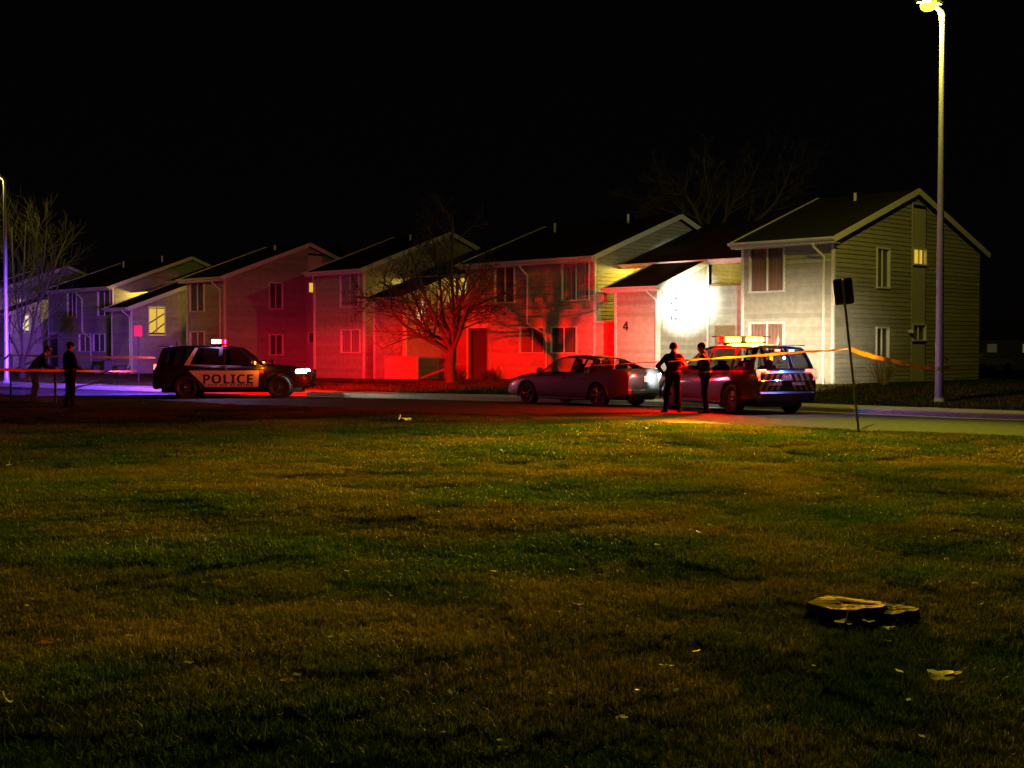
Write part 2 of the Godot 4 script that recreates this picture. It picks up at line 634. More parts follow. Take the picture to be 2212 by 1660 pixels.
func window(parent: Node3D, o: Vector3, a: Vector3, n: Vector3, r: Array, drape: Material, style := "drape") -> void:
	var w := MeshInstance3D.new()
	var st := T()
	var bs := Basis(a, Vector3.UP, n)
	var P := func(s: float, y: float, d: float) -> Vector3: return o + a * s + Vector3.UP * y + n * d
	var s0: float = r[0]
	var s1: float = r[1]
	var y0: float = r[2]
	var y1: float = r[3]
	var mid := (s0 + s1) * 0.5
	# outer casing
	box(st, P.call(s0 + 0.03, (y0 + y1) / 2, 0.0), Vector3(0.07, y1 - y0 + 0.06, 0.12), 0.01, bs)
	box(st, P.call(s1 - 0.03, (y0 + y1) / 2, 0.0), Vector3(0.07, y1 - y0 + 0.06, 0.12), 0.01, bs)
	box(st, P.call(mid, y1 - 0.005, 0.003), Vector3(s1 - s0 - 0.02, 0.07, 0.12), 0.01, bs)
	w.name = "window"
	parent.add_child(w, true)
	w.mesh = mesh_of(st)
	w.material_override = M.trim
	st = T()
	box(st, P.call(mid, y0 - 0.005, 0.012), Vector3(s1 - s0 + 0.04, 0.07, 0.15), 0.012, bs)
	mk("sill", st, M.trim, w)
	st = T()
	box(st, P.call(mid, (y0 + y1) / 2, -0.02), Vector3(0.06, y1 - y0 - 0.08, 0.05), 0.008, bs)
	mk("frame", st, M.trim, w)
	for k in 2:
		st = T()
		var p0 := s0 + 0.065 if k == 0 else mid + 0.03
		var p1 := mid - 0.03 if k == 0 else s1 - 0.065
		quad(st, P.call(p0, y0 + 0.03, -0.03), P.call(p0, y1 - 0.03, -0.03), P.call(p1, y1 - 0.03, -0.03), P.call(p1, y0 + 0.03, -0.03))
		mk("pane", st, M.pane, w)
	# curtains in folds, a blind, or a lit room wall
	st = T()
	if style == "drape":
		var ph := rng.randf() * 6.0
		var gap := rng.randf_range(0.1, 0.3)
		grid(st, func(x, y):
			var s: float = lerpf(s0, s1, x)
			return P.call(s, lerpf(y0, y1, y), -0.11 + 0.025 * sin(s * 42.0 + ph) + 0.01 * sin(s * 17.0)), 48, 1)
		gap = gap
	elif style == "blind":
		var y := y0 + 0.03
		while y < y1 - 0.02:
			box(st, P.call(mid, y, -0.1), Vector3(s1 - s0 - 0.1, 0.004, 0.03), 0.0, bs * Basis(Vector3.RIGHT, 0.9))
			y += 0.026
		quad(st, P.call(s0, y0, -0.14), P.call(s0, y1, -0.14), P.call(s1, y1, -0.14), P.call(s1, y0, -0.14))
	else:
		quad(st, P.call(s0, y0, -0.15), P.call(s0, y1, -0.15), P.call(s1, y1, -0.15), P.call(s1, y0, -0.15))
	mk({"drape": "curtain", "blind": "blind"}.get(style, "lit_room_wall"), st, drape, w)
	if style == "stair":   # the flight and landing seen through the stair window
		st = T()
		for g in [[0.05, 0.94, 0.95, 0.94, 0.06], [0.05, 0.4, 0.95, 0.76, 0.07], [0.3, 0.1, 0.95, 0.42, 0.07], [0.05, 0.07, 0.95, 0.07, 0.11]]:
			bar(st, P.call(lerpf(s0, s1, g[0]), lerpf(y0, y1, g[1]), -0.06), P.call(lerpf(s0, s1, g[2]), lerpf(y0, y1, g[3]), -0.06), 0.03, g[4])
		mk("stair_rail", st, M.dark, w)

func roof_slab(parent: Node3D, p: Array, th := 0.1) -> void:
	var st := T()
	var dn := Vector3(0, -th, 0)
	quad(st, p[0], p[1], p[2], p[3])
	quad(st, p[3] + dn, p[2] + dn, p[1] + dn, p[0] + dn)
	for i in 4:
		quad(st, p[i], p[i] + dn, p[(i + 1) % 4] + dn, p[(i + 1) % 4])
	mk("roof", st, M.roof, parent)

func board(parent: Node3D, called: String, a: Vector3, b: Vector3, w: float, h: float, m: Material) -> void:
	var st := T()
	bar(st, a, b, w, h, 0.008)
	mk(called, st, m, parent)

func gutter(parent: Node3D, a: Vector3, b: Vector3) -> void:
	var st := T()
	var pr := [Vector2(0.0, 0.06), Vector2(0.0, -0.045), Vector2(0.08, -0.045), Vector2(0.12, 0.01), Vector2(0.125, 0.06), Vector2(0.11, 0.06), Vector2(0.105, 0.015), Vector2(0.07, -0.035), Vector2(0.01, -0.035)]
	for i in pr.size() - 1:
		quad(st, a + Vector3(0, pr[i].y, pr[i].x), a + Vector3(0, pr[i + 1].y, pr[i + 1].x), b + Vector3(0, pr[i + 1].y, pr[i + 1].x), b + Vector3(0, pr[i].y, pr[i].x))
	for e in [a, b]:
		for i in range(1, 4):
			tri(st, e + Vector3(0, pr[0].y, pr[0].x), e + Vector3(0, pr[i].y, pr[i].x), e + Vector3(0, pr[i + 1].y, pr[i + 1].x))
	mk("gutter", st, M.trim, parent)

func downspout(parent: Node3D, pts: Array) -> void:
	var st := T()
	for i in pts.size() - 1:
		bar(st, pts[i], pts[i + 1] + (pts[i + 1] - pts[i]).normalized() * 0.03, 0.085, 0.065, 0.012)
	mk("downspout", st, M.trim, parent)

# a two-storey gabled block: lu from l to r, lv from f to f + 11, ridge along lu
func block(root: Node3D, l: float, r: float, f: float, win_up: Array, win_low: Array, single: bool, gable: bool, door := []) -> void:
	var ridge := 7.1
	var eave := 5.12
	var dp := 11.0
	var R := Vector3.RIGHT
	var fo := Vector3(0, 0, -f)
	var fp := [Vector2(l, -0.32), Vector2(r, -0.32), Vector2(r, eave), Vector2(l, eave)]
	var holes := []
	for w in win_up:
		holes.append([w[0], w[1], 3.36, 4.96])
	for w in win_low:
		holes.append([w[0], w[1], 1.12, 2.24])
	if door:
		holes.append([door[0], door[1], -0.32, 2.24])
	siding(root, fo, R, Vector3(0, 0, 1), fp, holes, M.siding, single)
	for w in win_up:
		window(root, fo, R, Vector3(0, 0, 1), [w[0], w[1], 3.36, 4.96], w[2], w[3])
	for w in win_low:
		window(root, fo, R, Vector3(0, 0, 1), [w[0], w[1], 1.12, 2.24], w[2], w[3])
	var back := Vector3(0, 0, -1)
	var gp := [Vector2(0, -0.32), Vector2(dp, -0.32), Vector2(dp, eave), Vector2(dp / 2, ridge - 0.02), Vector2(0, eave)]
	var gh := []
	if gable:
		gh = [[2.85, 3.8, 3.52, 4.96], [2.85, 3.8, 0.96, 2.08], [5.5, 6.55, -0.32, 6.7]]
	siding(root, Vector3(r, 0, -f), back, R, gp, gh, M.siding_gable, single and gable)
	siding(root, Vector3(l, 0, -f), back, -R, gp, [], M.siding_gable, false)
	if gable:
		var go := Vector3(r, 0, -f)
		window(root, go, back, R, gh[0], M.curtain_dim)
		window(root, go, back, R, gh[1], M.curtain_dim)
		# smooth panels with the stair windows between them
		for q in [[-0.32, 1.6], [2.24, 4.46], [5.1, 6.6]]:
			var st := T()
			bx(st, Vector3(r - 0.06, q[0], -f - 5.5), Vector3(r - 0.012, q[1], -f - 6.55))
			mk("wall_panel", st, M.panel, root)
		window(root, go, back, R, [5.5, 6.55, 4.48, 5.08], M.lit, "lit")
		window(root, go, back, R, [5.5, 6.55, 1.62, 2.22], M.curtain_dim)
		board(root, "corner_trim", Vector3(r + 0.02, -0.3, -f - 5.46), Vector3(r + 0.02, 6.9, -f - 5.46), 0.05, 0.07, M.siding_gable)
	if not gable and counts.apartment_building > 0:
		var vs := T()
		box(vs, Vector3(r + 0.04, 6.0, -f - 5.5), Vector3(0.05, 0.46, 0.46), 0.01)
		for q in 5:
			box(vs, Vector3(r + 0.07, 5.84 + q * 0.08, -f - 5.5), Vector3(0.03, 0.012, 0.38), 0.0, Basis(Vector3.BACK, 0.5))
		mk("gable_vent", vs, M.trim, root)
	# core that closes the block behind the boards and the curtains
	var core := T()
	for q in [[fo, R, Vector3(0, 0, 1), fp], [Vector3(r, 0, -f), back, R, gp], [Vector3(l, 0, -f), back, -R, gp], [Vector3(0, 0, -f - dp), R, -Vector3(0, 0, 1), fp]]:
		sheet(core, q[0], q[1], q[2], q[3], 0.24)
	mk("wall_core", core, M.core, root)
	for x in [[r - 0.07, r + 0.035], [l - 0.035, l + 0.07]]:
		var cst := T()
		bx(cst, Vector3(x[0], -0.3, -f + 0.045), Vector3(x[1], eave, -f - 0.07), 0.01)
		mk("corner_trim", cst, M.trim, root)
	# roof: two slopes, overhanging
	var sl := (ridge - eave) / (dp / 2)
	var ov := 0.4
	var yl := eave - sl * ov + 0.16
	var yr := ridge + 0.16
	roof_slab(root, [Vector3(l - 0.25, yl, -f + ov), Vector3(r + 0.25, yl, -f + ov), Vector3(r + 0.25, yr, -f - dp / 2), Vector3(l - 0.25, yr, -f - dp / 2)])
	roof_slab(root, [Vector3(r + 0.25, yl, -f - dp - ov), Vector3(l - 0.25, yl, -f - dp - ov), Vector3(l - 0.25, yr, -f - dp / 2), Vector3(r + 0.25, yr, -f - dp / 2)])
	for x in [l - 0.27, r + 0.27]:
		for z in [[-f + ov, -f - dp / 2], [-f - dp - ov, -f - dp / 2]]:
			board(root, "rake_board", Vector3(x, yl - 0.07, z[0]), Vector3(x, yr - 0.07, z[1]), 0.03, 0.22, M.trim)
	board(root, "fascia", Vector3(l - 0.25, yl - 0.09, -f + ov + 0.012), Vector3(r + 0.25, yl - 0.09, -f + ov + 0.012), 0.024, 0.2, M.trim)
	var so := T()
	bx(so, Vector3(l - 0.25, yl - 0.2, -f + ov), Vector3(r + 0.25, yl - 0.18, -f + 0.0))
	mk("soffit", so, M.trim, root)
	gutter(root, Vector3(l - 0.3, yl - 0.05, -f + ov + 0.026), Vector3(r + 0.28, yl - 0.05, -f + ov + 0.026))

# the stair entry between two blocks: its front and side walls and low lean-to roof
func entry(root: Node3D, l: float, r: float, depth: float, single: bool, stair_mat: Material) -> void:
	var R := Vector3.RIGHT
	var back := Vector3(0, 0, -1)
	var top := 3.68
	var sl := 0.36
	siding(root, Vector3.ZERO, R, Vector3(0, 0, 1), [Vector2(l, -0.32), Vector2(r, -0.32), Vector2(r, top), Vector2(l, top)], [], M.siding, single)
	var sp := [Vector2(0, -0.32), Vector2(depth, -0.32), Vector2(depth, top + sl * depth), Vector2(0, top)]
	var wh := [[0.6, 1.3, 2.4, 3.68]] if depth < 4.0 else [[1.1, 2.3, 2.08, 3.84]]
	siding(root, Vector3(r, 0, 0), back, R, sp, wh, M.siding, single)
	siding(root, Vector3(l, 0, 0), back, -R, sp, [], M.siding, false)
	window(root, Vector3(r, 0, 0), back, R, wh[0], stair_mat, "stair")
	var core := T()
	sheet(core, Vector3.ZERO, R, Vector3(0, 0, 1), [Vector2(l, -0.32), Vector2(r, -0.32), Vector2(r, top), Vector2(l, top)], 0.24)
	sheet(core, Vector3(r, 0, 0), back, R, sp, 0.24)
	sheet(core, Vector3(l, 0, 0), back, -R, sp, 0.24)
	mk("wall_core", core, M.core, root)
	for q in [[Vector3(r - 0.07, -0.3, 0.045), Vector3(r + 0.045, top, -0.07)], [Vector3(l - 0.035, -0.3, 0.045), Vector3(l + 0.07, top, -0.07)], [Vector3(r - 0.02, -0.3, -depth + 0.1), Vector3(r + 0.045, top + sl * depth - 0.1, -depth)]]:
		var st := T()
		bx(st, q[0], q[1], 0.01)
		mk("corner_trim", st, M.trim, root)
	var ov := 0.35
	var y0 := top + 0.16 - sl * ov
	var y1 := top + 0.16 + sl * (depth - 0.31)
	roof_slab(root, [Vector3(l - 0.28, y0, ov), Vector3(r + 0.22, y0, ov), Vector3(r + 0.22, y1, -depth + 0.31), Vector3(l - 0.28, y1, -depth + 0.31)])
	for x in [l - 0.3, r + 0.24]:
		board(root, "rake_board", Vector3(x, y0 - 0.08, ov), Vector3(x, y1 - 0.08, -depth + 0.31), 0.03, 0.24, M.trim)
	board(root, "fascia", Vector3(l - 0.28, y0 - 0.09, ov + 0.012), Vector3(r + 0.22, y0 - 0.09, ov + 0.012), 0.024, 0.2, M.trim)
	gutter(root, Vector3(l - 0.4, y0 - 0.05, ov + 0.026), Vector3(r + 0.22, y0 - 0.05, ov + 0.026))
	downspout(root, [Vector3(r - 0.3, y0 - 0.1, ov + 0.06), Vector3(r - 0.3, y0 - 0.2, ov + 0.05), Vector3(r - 0.06, y0 - 0.55, 0.08), Vector3(r - 0.06, 0.35, 0.08), Vector3(r + 0.1, 0.2, 0.3)])

# open landing beside an entry: a low wall, a lit upper landing and the roof over it
func landing(root: Node3D, l: float, r: float, f: float, low: float, mats: Array, single: bool, porch_light: float) -> void:
	var R := Vector3.RIGHT
	var z1 := Vector3(0, 0, 1)
	if r - l < 0.3:
		return
	siding(root, Vector3(0, 0, -f), R, z1, [Vector2(l, -0.32), Vector2(r, -0.32), Vector2(r, low), Vector2(l, low)], [], mats[0], single)
	var st := T()
	bx(st, Vector3(l, low - 0.02, -f + 0.05), Vector3(r, low + 0.06, -f - 0.2), 0.01)
	mk("wall_cap", st, M.trim if low < 3.0 else M.wood, root)
	st = T()
	bx(st, Vector3(l, 2.3, -f - 0.1), Vector3(r, 2.42, -f - 2.6))
	mk("landing_floor", st, M.wood, root)
	# back wall of the landing, its inner side wall and its ceiling
	var bk := -f - 2.5
	var wall_top := 4.86
	siding(root, Vector3(0, 0, bk), R, z1, [Vector2(l, -0.32), Vector2(r, -0.32), Vector2(r, wall_top), Vector2(l, wall_top)], [], M.siding, false)
	siding(root, Vector3(l + 0.02, 0, -f - 0.1), Vector3(0, 0, -1), R, [Vector2(0, -0.32), Vector2(2.4, -0.32), Vector2(2.4, wall_top), Vector2(0, wall_top)], [], M.siding, false)
	st = T()
	sheet(st, Vector3(0, 0, bk), R, z1, [Vector2(l, -0.32), Vector2(r, -0.32), Vector2(r, wall_top), Vector2(l, wall_top)], 0.2)
	mk("wall_core", st, M.core, root)
	st = T()
	bx(st, Vector3(l, 4.82, -maxf(f, 2.6) + 0.1), Vector3(r, 4.86, bk))
	mk("ceiling", st, M.panel, root)
	if porch_light > 0.0:
		var c := Vector3((l + r) / 2, 4.76, -maxf(f, 2.2) - 1.0)
		st = T()
		lathe(st, [Vector2(0, -0.06), Vector2(0.09, -0.05), Vector2(0.11, 0.0), Vector2(0.11, 0.05)], 12, Transform3D(Basis(), c))
		mk("porch_lamp", st, glow(lin(1, 0.7, 0.15), 4.0), root)
		lamp(root, c + Vector3(0, -0.12, 0), lin(1, 0.74, 0.08), porch_light, 0.05)

func lamp(parent: Node, at: Vector3, c: Color, e: float, size: float) -> OmniLight3D:
	var l := OmniLight3D.new()
	l.name = "glow"
	l.light_color = c
	l.light_energy = e
	l.light_size = size
	l.omni_range = 80.0
	l.omni_attenuation = 2.0
	l.shadow_enabled = true
	parent.add_child(l, true)
	l.position = at
	return l

func spot(parent: Node, at: Vector3, to: Vector3, c: Color, e: float, angle: float, soft: float, size := 0.05) -> SpotLight3D:
	var l := SpotLight3D.new()
	l.name = "beam"
	l.light_color = c
	l.light_energy = e
	l.light_size = size
	l.spot_range = 120.0
	l.spot_attenuation = 2.0
	l.spot_angle = angle
	l.spot_angle_attenuation = soft
	l.shadow_enabled = true
	parent.add_child(l, true)
	l.position = at
	l.basis = Basis.looking_at(to - at, Vector3.UP if absf((to - at).normalized().y) < 0.98 else Vector3.RIGHT)
	return l

func area(parent: Node, at: Vector3, dir: Vector3, c: Color, e: float, sz: Vector2) -> AreaLight3D:
	var l := AreaLight3D.new()
	l.name = "panel_glow"
	l.light_color = c
	l.light_energy = e
	l.area_size = sz
	l.area_range = 120.0
	l.shadow_enabled = true
	parent.add_child(l, true)
	l.position = at
	l.basis = Basis.looking_at(dir, Vector3.UP)
	return l

func vent_pipe(root: Node3D, at: Vector3, h: float) -> void:
	var st := T()
	tube(st, [at, at + Vector3(0, h, 0)], [0.06, 0.06], 10)
	mk("vent_pipe", st, M.trim, root)

func apartment(label: String, u0: float, v0: float, y0: float, er: float, ew: float, ed: float, b_r: float, b_l: float, single: bool) -> Node3D:
	var root := thing("apartment_building", label, "building", W(u0, y0, v0), 0.0, "two-storey apartment rows")
	var cr: Material = M.curtain_red if single else M.curtain_dim
	block(root, -3.8, 0.0, 0.0, [[-3.5, -1.97, cr, "drape"]], [[-3.5, -1.97, M.curtain_red, "drape"]], single, true)
	downspout(root, [Vector3(-0.55, 4.95, 0.46), Vector3(-0.55, 4.85, 0.42), Vector3(-0.35, 4.5, 0.07), Vector3(-0.35, 0.25, 0.07), Vector3(-0.2, 0.08, 0.3)])
	entry(root, er - ew, er, ed, single, M.lit_white if single else M.lit)
	# recess between the first block and the entry: door below, lit landing above
	var f := ed + 0.1
	var R := Vector3.RIGHT
	landing(root, er, -3.8, f, 3.84, [M.siding], false, 3.2)
	var st := T()
	bx(st, Vector3(er + 0.3, -0.3, -f + 0.02), Vector3(er + 1.3, 2.24, -f + 0.06), 0.01)
	mk("door", st, M.wood, root)
	mid_roof(root, b_r, -3.8, f)
	# gap on the other side of the entry
	landing(root, b_r, er - ew, 1.25, 2.4, [M.siding], false, 4.0)
	# the wide middle block
	var bl := b_l
	var w2 := b_r
	block(root, b_l, b_r, 1.25, [[w2 - 1.9, w2 - 0.28, M.curtain_pale if single else M.curtain_dim, "drape"], [w2 - 6.0, w2 - 4.7, M.curtain_dim, "drape"]], [[w2 - 2.55, w2 - 0.98, M.curtain_dim, "drape"], [w2 - 4.43, w2 - 2.88, M.curtain_red, "drape"]], false, false, [bl + 0.12, bl + 1.35])
	alcove(root, bl + 0.12, bl + 1.35, 1.25)
	downspout(root, [Vector3(w2 - 4.0, 4.95, 0.46 - 1.25), Vector3(w2 - 4.0, 4.85, 0.42 - 1.25), Vector3(w2 - 3.9, 4.5, 0.07 - 1.25), Vector3(w2 - 3.9, 2.4, 0.07 - 1.25), Vector3(w2 - 2.75, 1.95, 0.08 - 1.25), Vector3(w2 - 2.75, 0.1, 0.08 - 1.25)])
	# second entry and the end block
	var e2 := b_l - 2.9
	entry(root, e2 - 2.3, e2, 3.15, false, M.lit_pale)
	landing(root, e2, b_l, 3.25, 3.84, [M.siding], false, 3.2)
	mid_roof(root, e2 - 3.1, b_l, 3.25)
	landing(root, e2 - 3.1, e2 - 2.3, 1.25, 2.4, [M.siding], false, 4.0)
	# a knee wall and a sloping rail beside the second entry
	st = T()
	bx(st, Vector3(e2 - 0.9, -0.3, 0.55), Vector3(e2 + 1.45, 0.9, 0.45), 0.01)
	bx(st, Vector3(e2 - 0.95, 0.9, 0.58), Vector3(e2 + 1.5, 0.96, 0.42), 0.01)
	mk("knee_wall", st, M.panel, root)
	st = T()
	bar(st, Vector3(e2 + 1.45, -0.05, 0.35), Vector3(e2 + 3.0, 0.65, -0.8), 0.09, 0.09, 0.01)
	mk("stair_rail", st, M.wood, root)
	block(root, e2 - 7.1, e2 - 3.1, 0.0, [[e2 - 4.95, e2 - 3.43, M.blind, "blind"]], [[e2 - 4.9, e2 - 3.35, M.curtain_pale, "drape"]], false, false)
	downspout(root, [Vector3(e2 - 6.6, 4.95, 0.46), Vector3(e2 - 6.6, 4.85, 0.42), Vector3(e2 - 6.95, 4.5, 0.07), Vector3(e2 - 6.95, 0.1, 0.07), Vector3(e2 - 6.7, -0.05, 0.3)])
	for p in [[-1.9, 6.8, 4.6, 0.42], [b_r - 2.2, 7.0, 6.0, 0.42], [b_r - 6.2, 6.8, 5.4, 0.42], [e2 - 5.0, 6.8, 4.6, 0.42]]:
		vent_pipe(root, Vector3(p[0], p[1], -p[2]), p[3])
	return root

# the roof over the landings, between two blocks
func mid_roof(root: Node3D, l: float, r: float, f: float) -> void:
	var sl := 0.36
	var y0 := 3.68 + 0.16 + sl * (f - 0.4)
	var top := f + 5.4
	var y1 := y0 + sl * (top - f + 0.4)
	l += 0.03
	r -= 0.03
	roof_slab(root, [Vector3(l, y0, -f + 0.4), Vector3(r, y0, -f + 0.4), Vector3(r, y1, -top), Vector3(l, y1, -top)])
	roof_slab(root, [Vector3(r, 4.0, -top - 6.0), Vector3(l, 4.0, -top - 6.0), Vector3(l, y1, -top), Vector3(r, y1, -top)])
	board(root, "fascia", Vector3(l, y0 - 0.09, -f + 0.412), Vector3(r, y0 - 0.09, -f + 0.412), 0.024, 0.2, M.trim)
	gutter(root, Vector3(l, y0 - 0.05, -f + 0.426), Vector3(r, y0 - 0.05, -f + 0.426))

func alcove(root: Node3D, l: float, r: float, f: float) -> void:
	var st := T()
	bx(st, Vector3(l - 0.02, 2.24, -f + 0.04), Vector3(r + 0.02, 2.44, -f - 0.1), 0.01)
	mk("lintel", st, M.trim, root)
	for x in [l - 0.01, r + 0.01]:
		st = T()
		bx(st, Vector3(x - 0.04, -0.3, -f + 0.045), Vector3(x + 0.04, 2.24, -f - 0.2), 0.01)
		mk("door_jamb", st, M.wood, root)
	st = T()
	bx(st, Vector3(l + 0.05, -0.3, -f - 0.16), Vector3(r - 0.05, 2.22, -f - 0.2), 0.01)
	for y in [0.25, 1.2]:
		bx(st, Vector3(l + 0.2, y, -f - 0.15), Vector3(r - 0.2, y + 0.75, -f - 0.165), 0.005)
	var d := mk("door", st, mat(lin(0.05, 0.035, 0.03), 0.6), root)
	st = T()
	lathe(st, [Vector2(0, 0.07), Vector2(0.03, 0.06), Vector2(0.035, 0.03), Vector2(0.015, 0.0)], 8, Transform3D(Basis(Vector3.RIGHT, PI / 2), Vector3(r - 0.15, 0.95, -f - 0.15)))
	mk("handle", st, M.metal, d)

func buildings() -> void:
	var a := apartment("long beige sided apartment row with a black number 4 by its stair entry", -24.7, 40.45, 0.35, -7.7, 2.2, 3.15, -12.1, -19.9, true)
	# house number on the entry front
	var tm := TextMesh.new()
	tm.text = "4"
	var f := SystemFont.new()
	f.font_names = PackedStringArray(["Droid Sans"])
	f.font_weight = 700
	tm.font = f
	tm.font_size = 64
	tm.pixel_size = 0.0078
	tm.depth = 0.02
	var no := mk("house_number", tm, M.dark, a)
	no.position = Vector3(-9.35, 2.2, 0.035)
	var st := T()
	# a white cloth hanging by the landing, and an air conditioner
	st = T()
	grid(st, func(x, y): return Vector3(-4.3 + 0.42 * x, 3.7 - 1.25 * y, -3.18 + 0.03 * sin(x * 9.0) - 0.05 * y), 10, 4)
	mk("hanging_cloth", st, M.trim, a)
	st = T()
	box(st, Vector3(-11.75, 3.45, -1.5), Vector3(0.6, 0.42, 0.5), 0.02)
	mk("air_conditioner", st, M.panel, a)
	st = T()
	box(st, Vector3(0.12, 1.95, -5.25), Vector3(0.2, 0.14, 0.14), 0.03)
	mk("wall_fixture", st, M.trim, a)
	apartment("beige apartment row farther up the street, behind the small red sign", -61.6, 39.7, 0.36, -10.0, 2.3, 5.2, -14.5, -23.2, false)
	# far house beyond the end of the row
	var far := thing("far_house", "low dim house far beyond the end gable, with two lit windows", "house", at_depth(2205, 775, 120.0) - Vector3(0, 0.6, 0), PI / 4)
	far.position.y = 0.0
	st = T()
	bx(st, Vector3(-3.5, -0.3, -5), Vector3(4, 2.6, 0))
	mk("wall", st, M.siding_gable, far)
	st = T()
	for s in [[Vector3(-4, 2.5, 0.5), Vector3(4.5, 2.5, 0.5), Vector3(4.5, 4.2, -2.5), Vector3(-4, 4.2, -2.5)], [Vector3(4.5, 2.5, -5.5), Vector3(-4, 2.5, -5.5), Vector3(-4, 4.2, -2.5), Vector3(4.5, 4.2, -2.5)]]:
		quad(st, s[0], s[1], s[2], s[3])
	tri(st, Vector3(-3.5, 2.6, 0), Vector3(-3.5, 4.1, -2.5), Vector3(-3.5, 2.6, -5))
	tri(st, Vector3(4, 2.6, 0), Vector3(4, 4.1, -2.5), Vector3(4, 2.6, -5))
	mk("roof", st, mat(lin(0.18, 0.17, 0.05), 0.8), far)
	for x in [-2.6, 0.6]:
		st = T()
		box(st, Vector3(x, 1.7, 0.03), Vector3(1.0, 0.9, 0.05), 0.01)
		var fr := mk("window", st, M.trim, far)
		st = T()
		box(st, Vector3(x, 1.7, 0.06), Vector3(0.85, 0.75, 0.02))
		mk("lit_pane", st, glow(lin(1, 0.8, 0.35), 0.03 if x < 0 else 0.1), fr)


# ---------------------------------------------------------------- vegetation
func curve(pts: Array, n: int) -> Array:
	var out := []
	for i in pts.size() - 1:
		var a: Vector3 = pts[maxi(i - 1, 0)]
		var b: Vector3 = pts[i]
		var c: Vector3 = pts[i + 1]
		var d: Vector3 = pts[mini(i + 2, pts.size() - 1)]
		for k in n:
			out.append(b.cubic_interpolate(c, a, d, float(k) / n))
	out.append(pts[-1])
	return out

# a limb along points, with side branches and twigs down to the last level
func limb(st: SurfaceTool, pts: Array, r0: float, r1: float, level: int, spread: float, r: RandomNumberGenerator) -> void:
	var radii := []
	for i in pts.size():
		radii.append(lerpf(r0, r1, float(i) / (pts.size() - 1)))
	tube(st, pts, radii, 7 if r0 > 0.05 else (5 if r0 > 0.018 else 3), false)
	if level <= 0:
		return
	var length := 0.0
	for i in pts.size() - 1:
		length += pts[i].distance_to(pts[i + 1])
	var kids := int(clampf(length * (4.4 if level == 1 else 3.3), 4, 16))
	for k in kids:
		var t := lerpf(0.22, 0.98, (k + r.randf()) / kids)
		var f := t * (pts.size() - 1)
		var i := mini(int(f), pts.size() - 2)
		var p: Vector3 = pts[i].lerp(pts[i + 1], f - i)
		var d: Vector3 = (pts[i + 1] - pts[i]).normalized()
		var side := d.cross(Vector3(r.randf_range(-1, 1), r.randf_range(-1, 1), r.randf_range(-1, 1))).normalized()
		var dir := (d * 0.75 + side * spread + Vector3.UP * 0.12).normalized()
		var l := length * r.randf_range(0.34, 0.58) * (1.1 - 0.5 * t)
		l = clampf(l, 0.18, 2.4)
		var q := [p]
		var bend := side * r.randf_range(-0.25, 0.25) + Vector3.UP * r.randf_range(-0.12, 0.3)
		for s in 3:
			q.append(q[-1] + (dir + bend * (s * 0.45) + Vector3(r.randf_range(-1, 1), r.randf_range(-1, 1), r.randf_range(-1, 1)) * 0.1).normalized() * l / 3.0)
		var rr: float = maxf(0.010, lerpf(r0, r1, t) * (0.5 if level > 1 else 0.55))
		limb(st, q, rr, maxf(0.007, rr * 0.35), level - 1, spread, r)

func tree(called: String, label: String, at: Vector3, trunk: Array, tr: Array, limbs: Array, lr: float, level: int, spread: float, sd: int, m: Material) -> void:
	var root := thing(called, label, "tree", at)
	var r := RandomNumberGenerator.new()
	r.seed = sd
	var st := T()
	var tp := []
	for p in trunk:
		tp.append(p - at)
	var tc := curve(tp, 4)
	var radii := []
	for i in tc.size():
		radii.append(lerpf(tr[0], tr[1], pow(float(i) / (tc.size() - 1), 0.6)))
	radii[0] *= 1.35
	tube(st, tc, radii, 12)
	mk("trunk", st, m, root)
	st = T()
	for l in limbs:
		var lp := []
		for p in l:
			lp.append(p - at)
		limb(st, curve(lp, 3), lr, 0.028, level, spread, r)
	mk("crown", st, m, root)

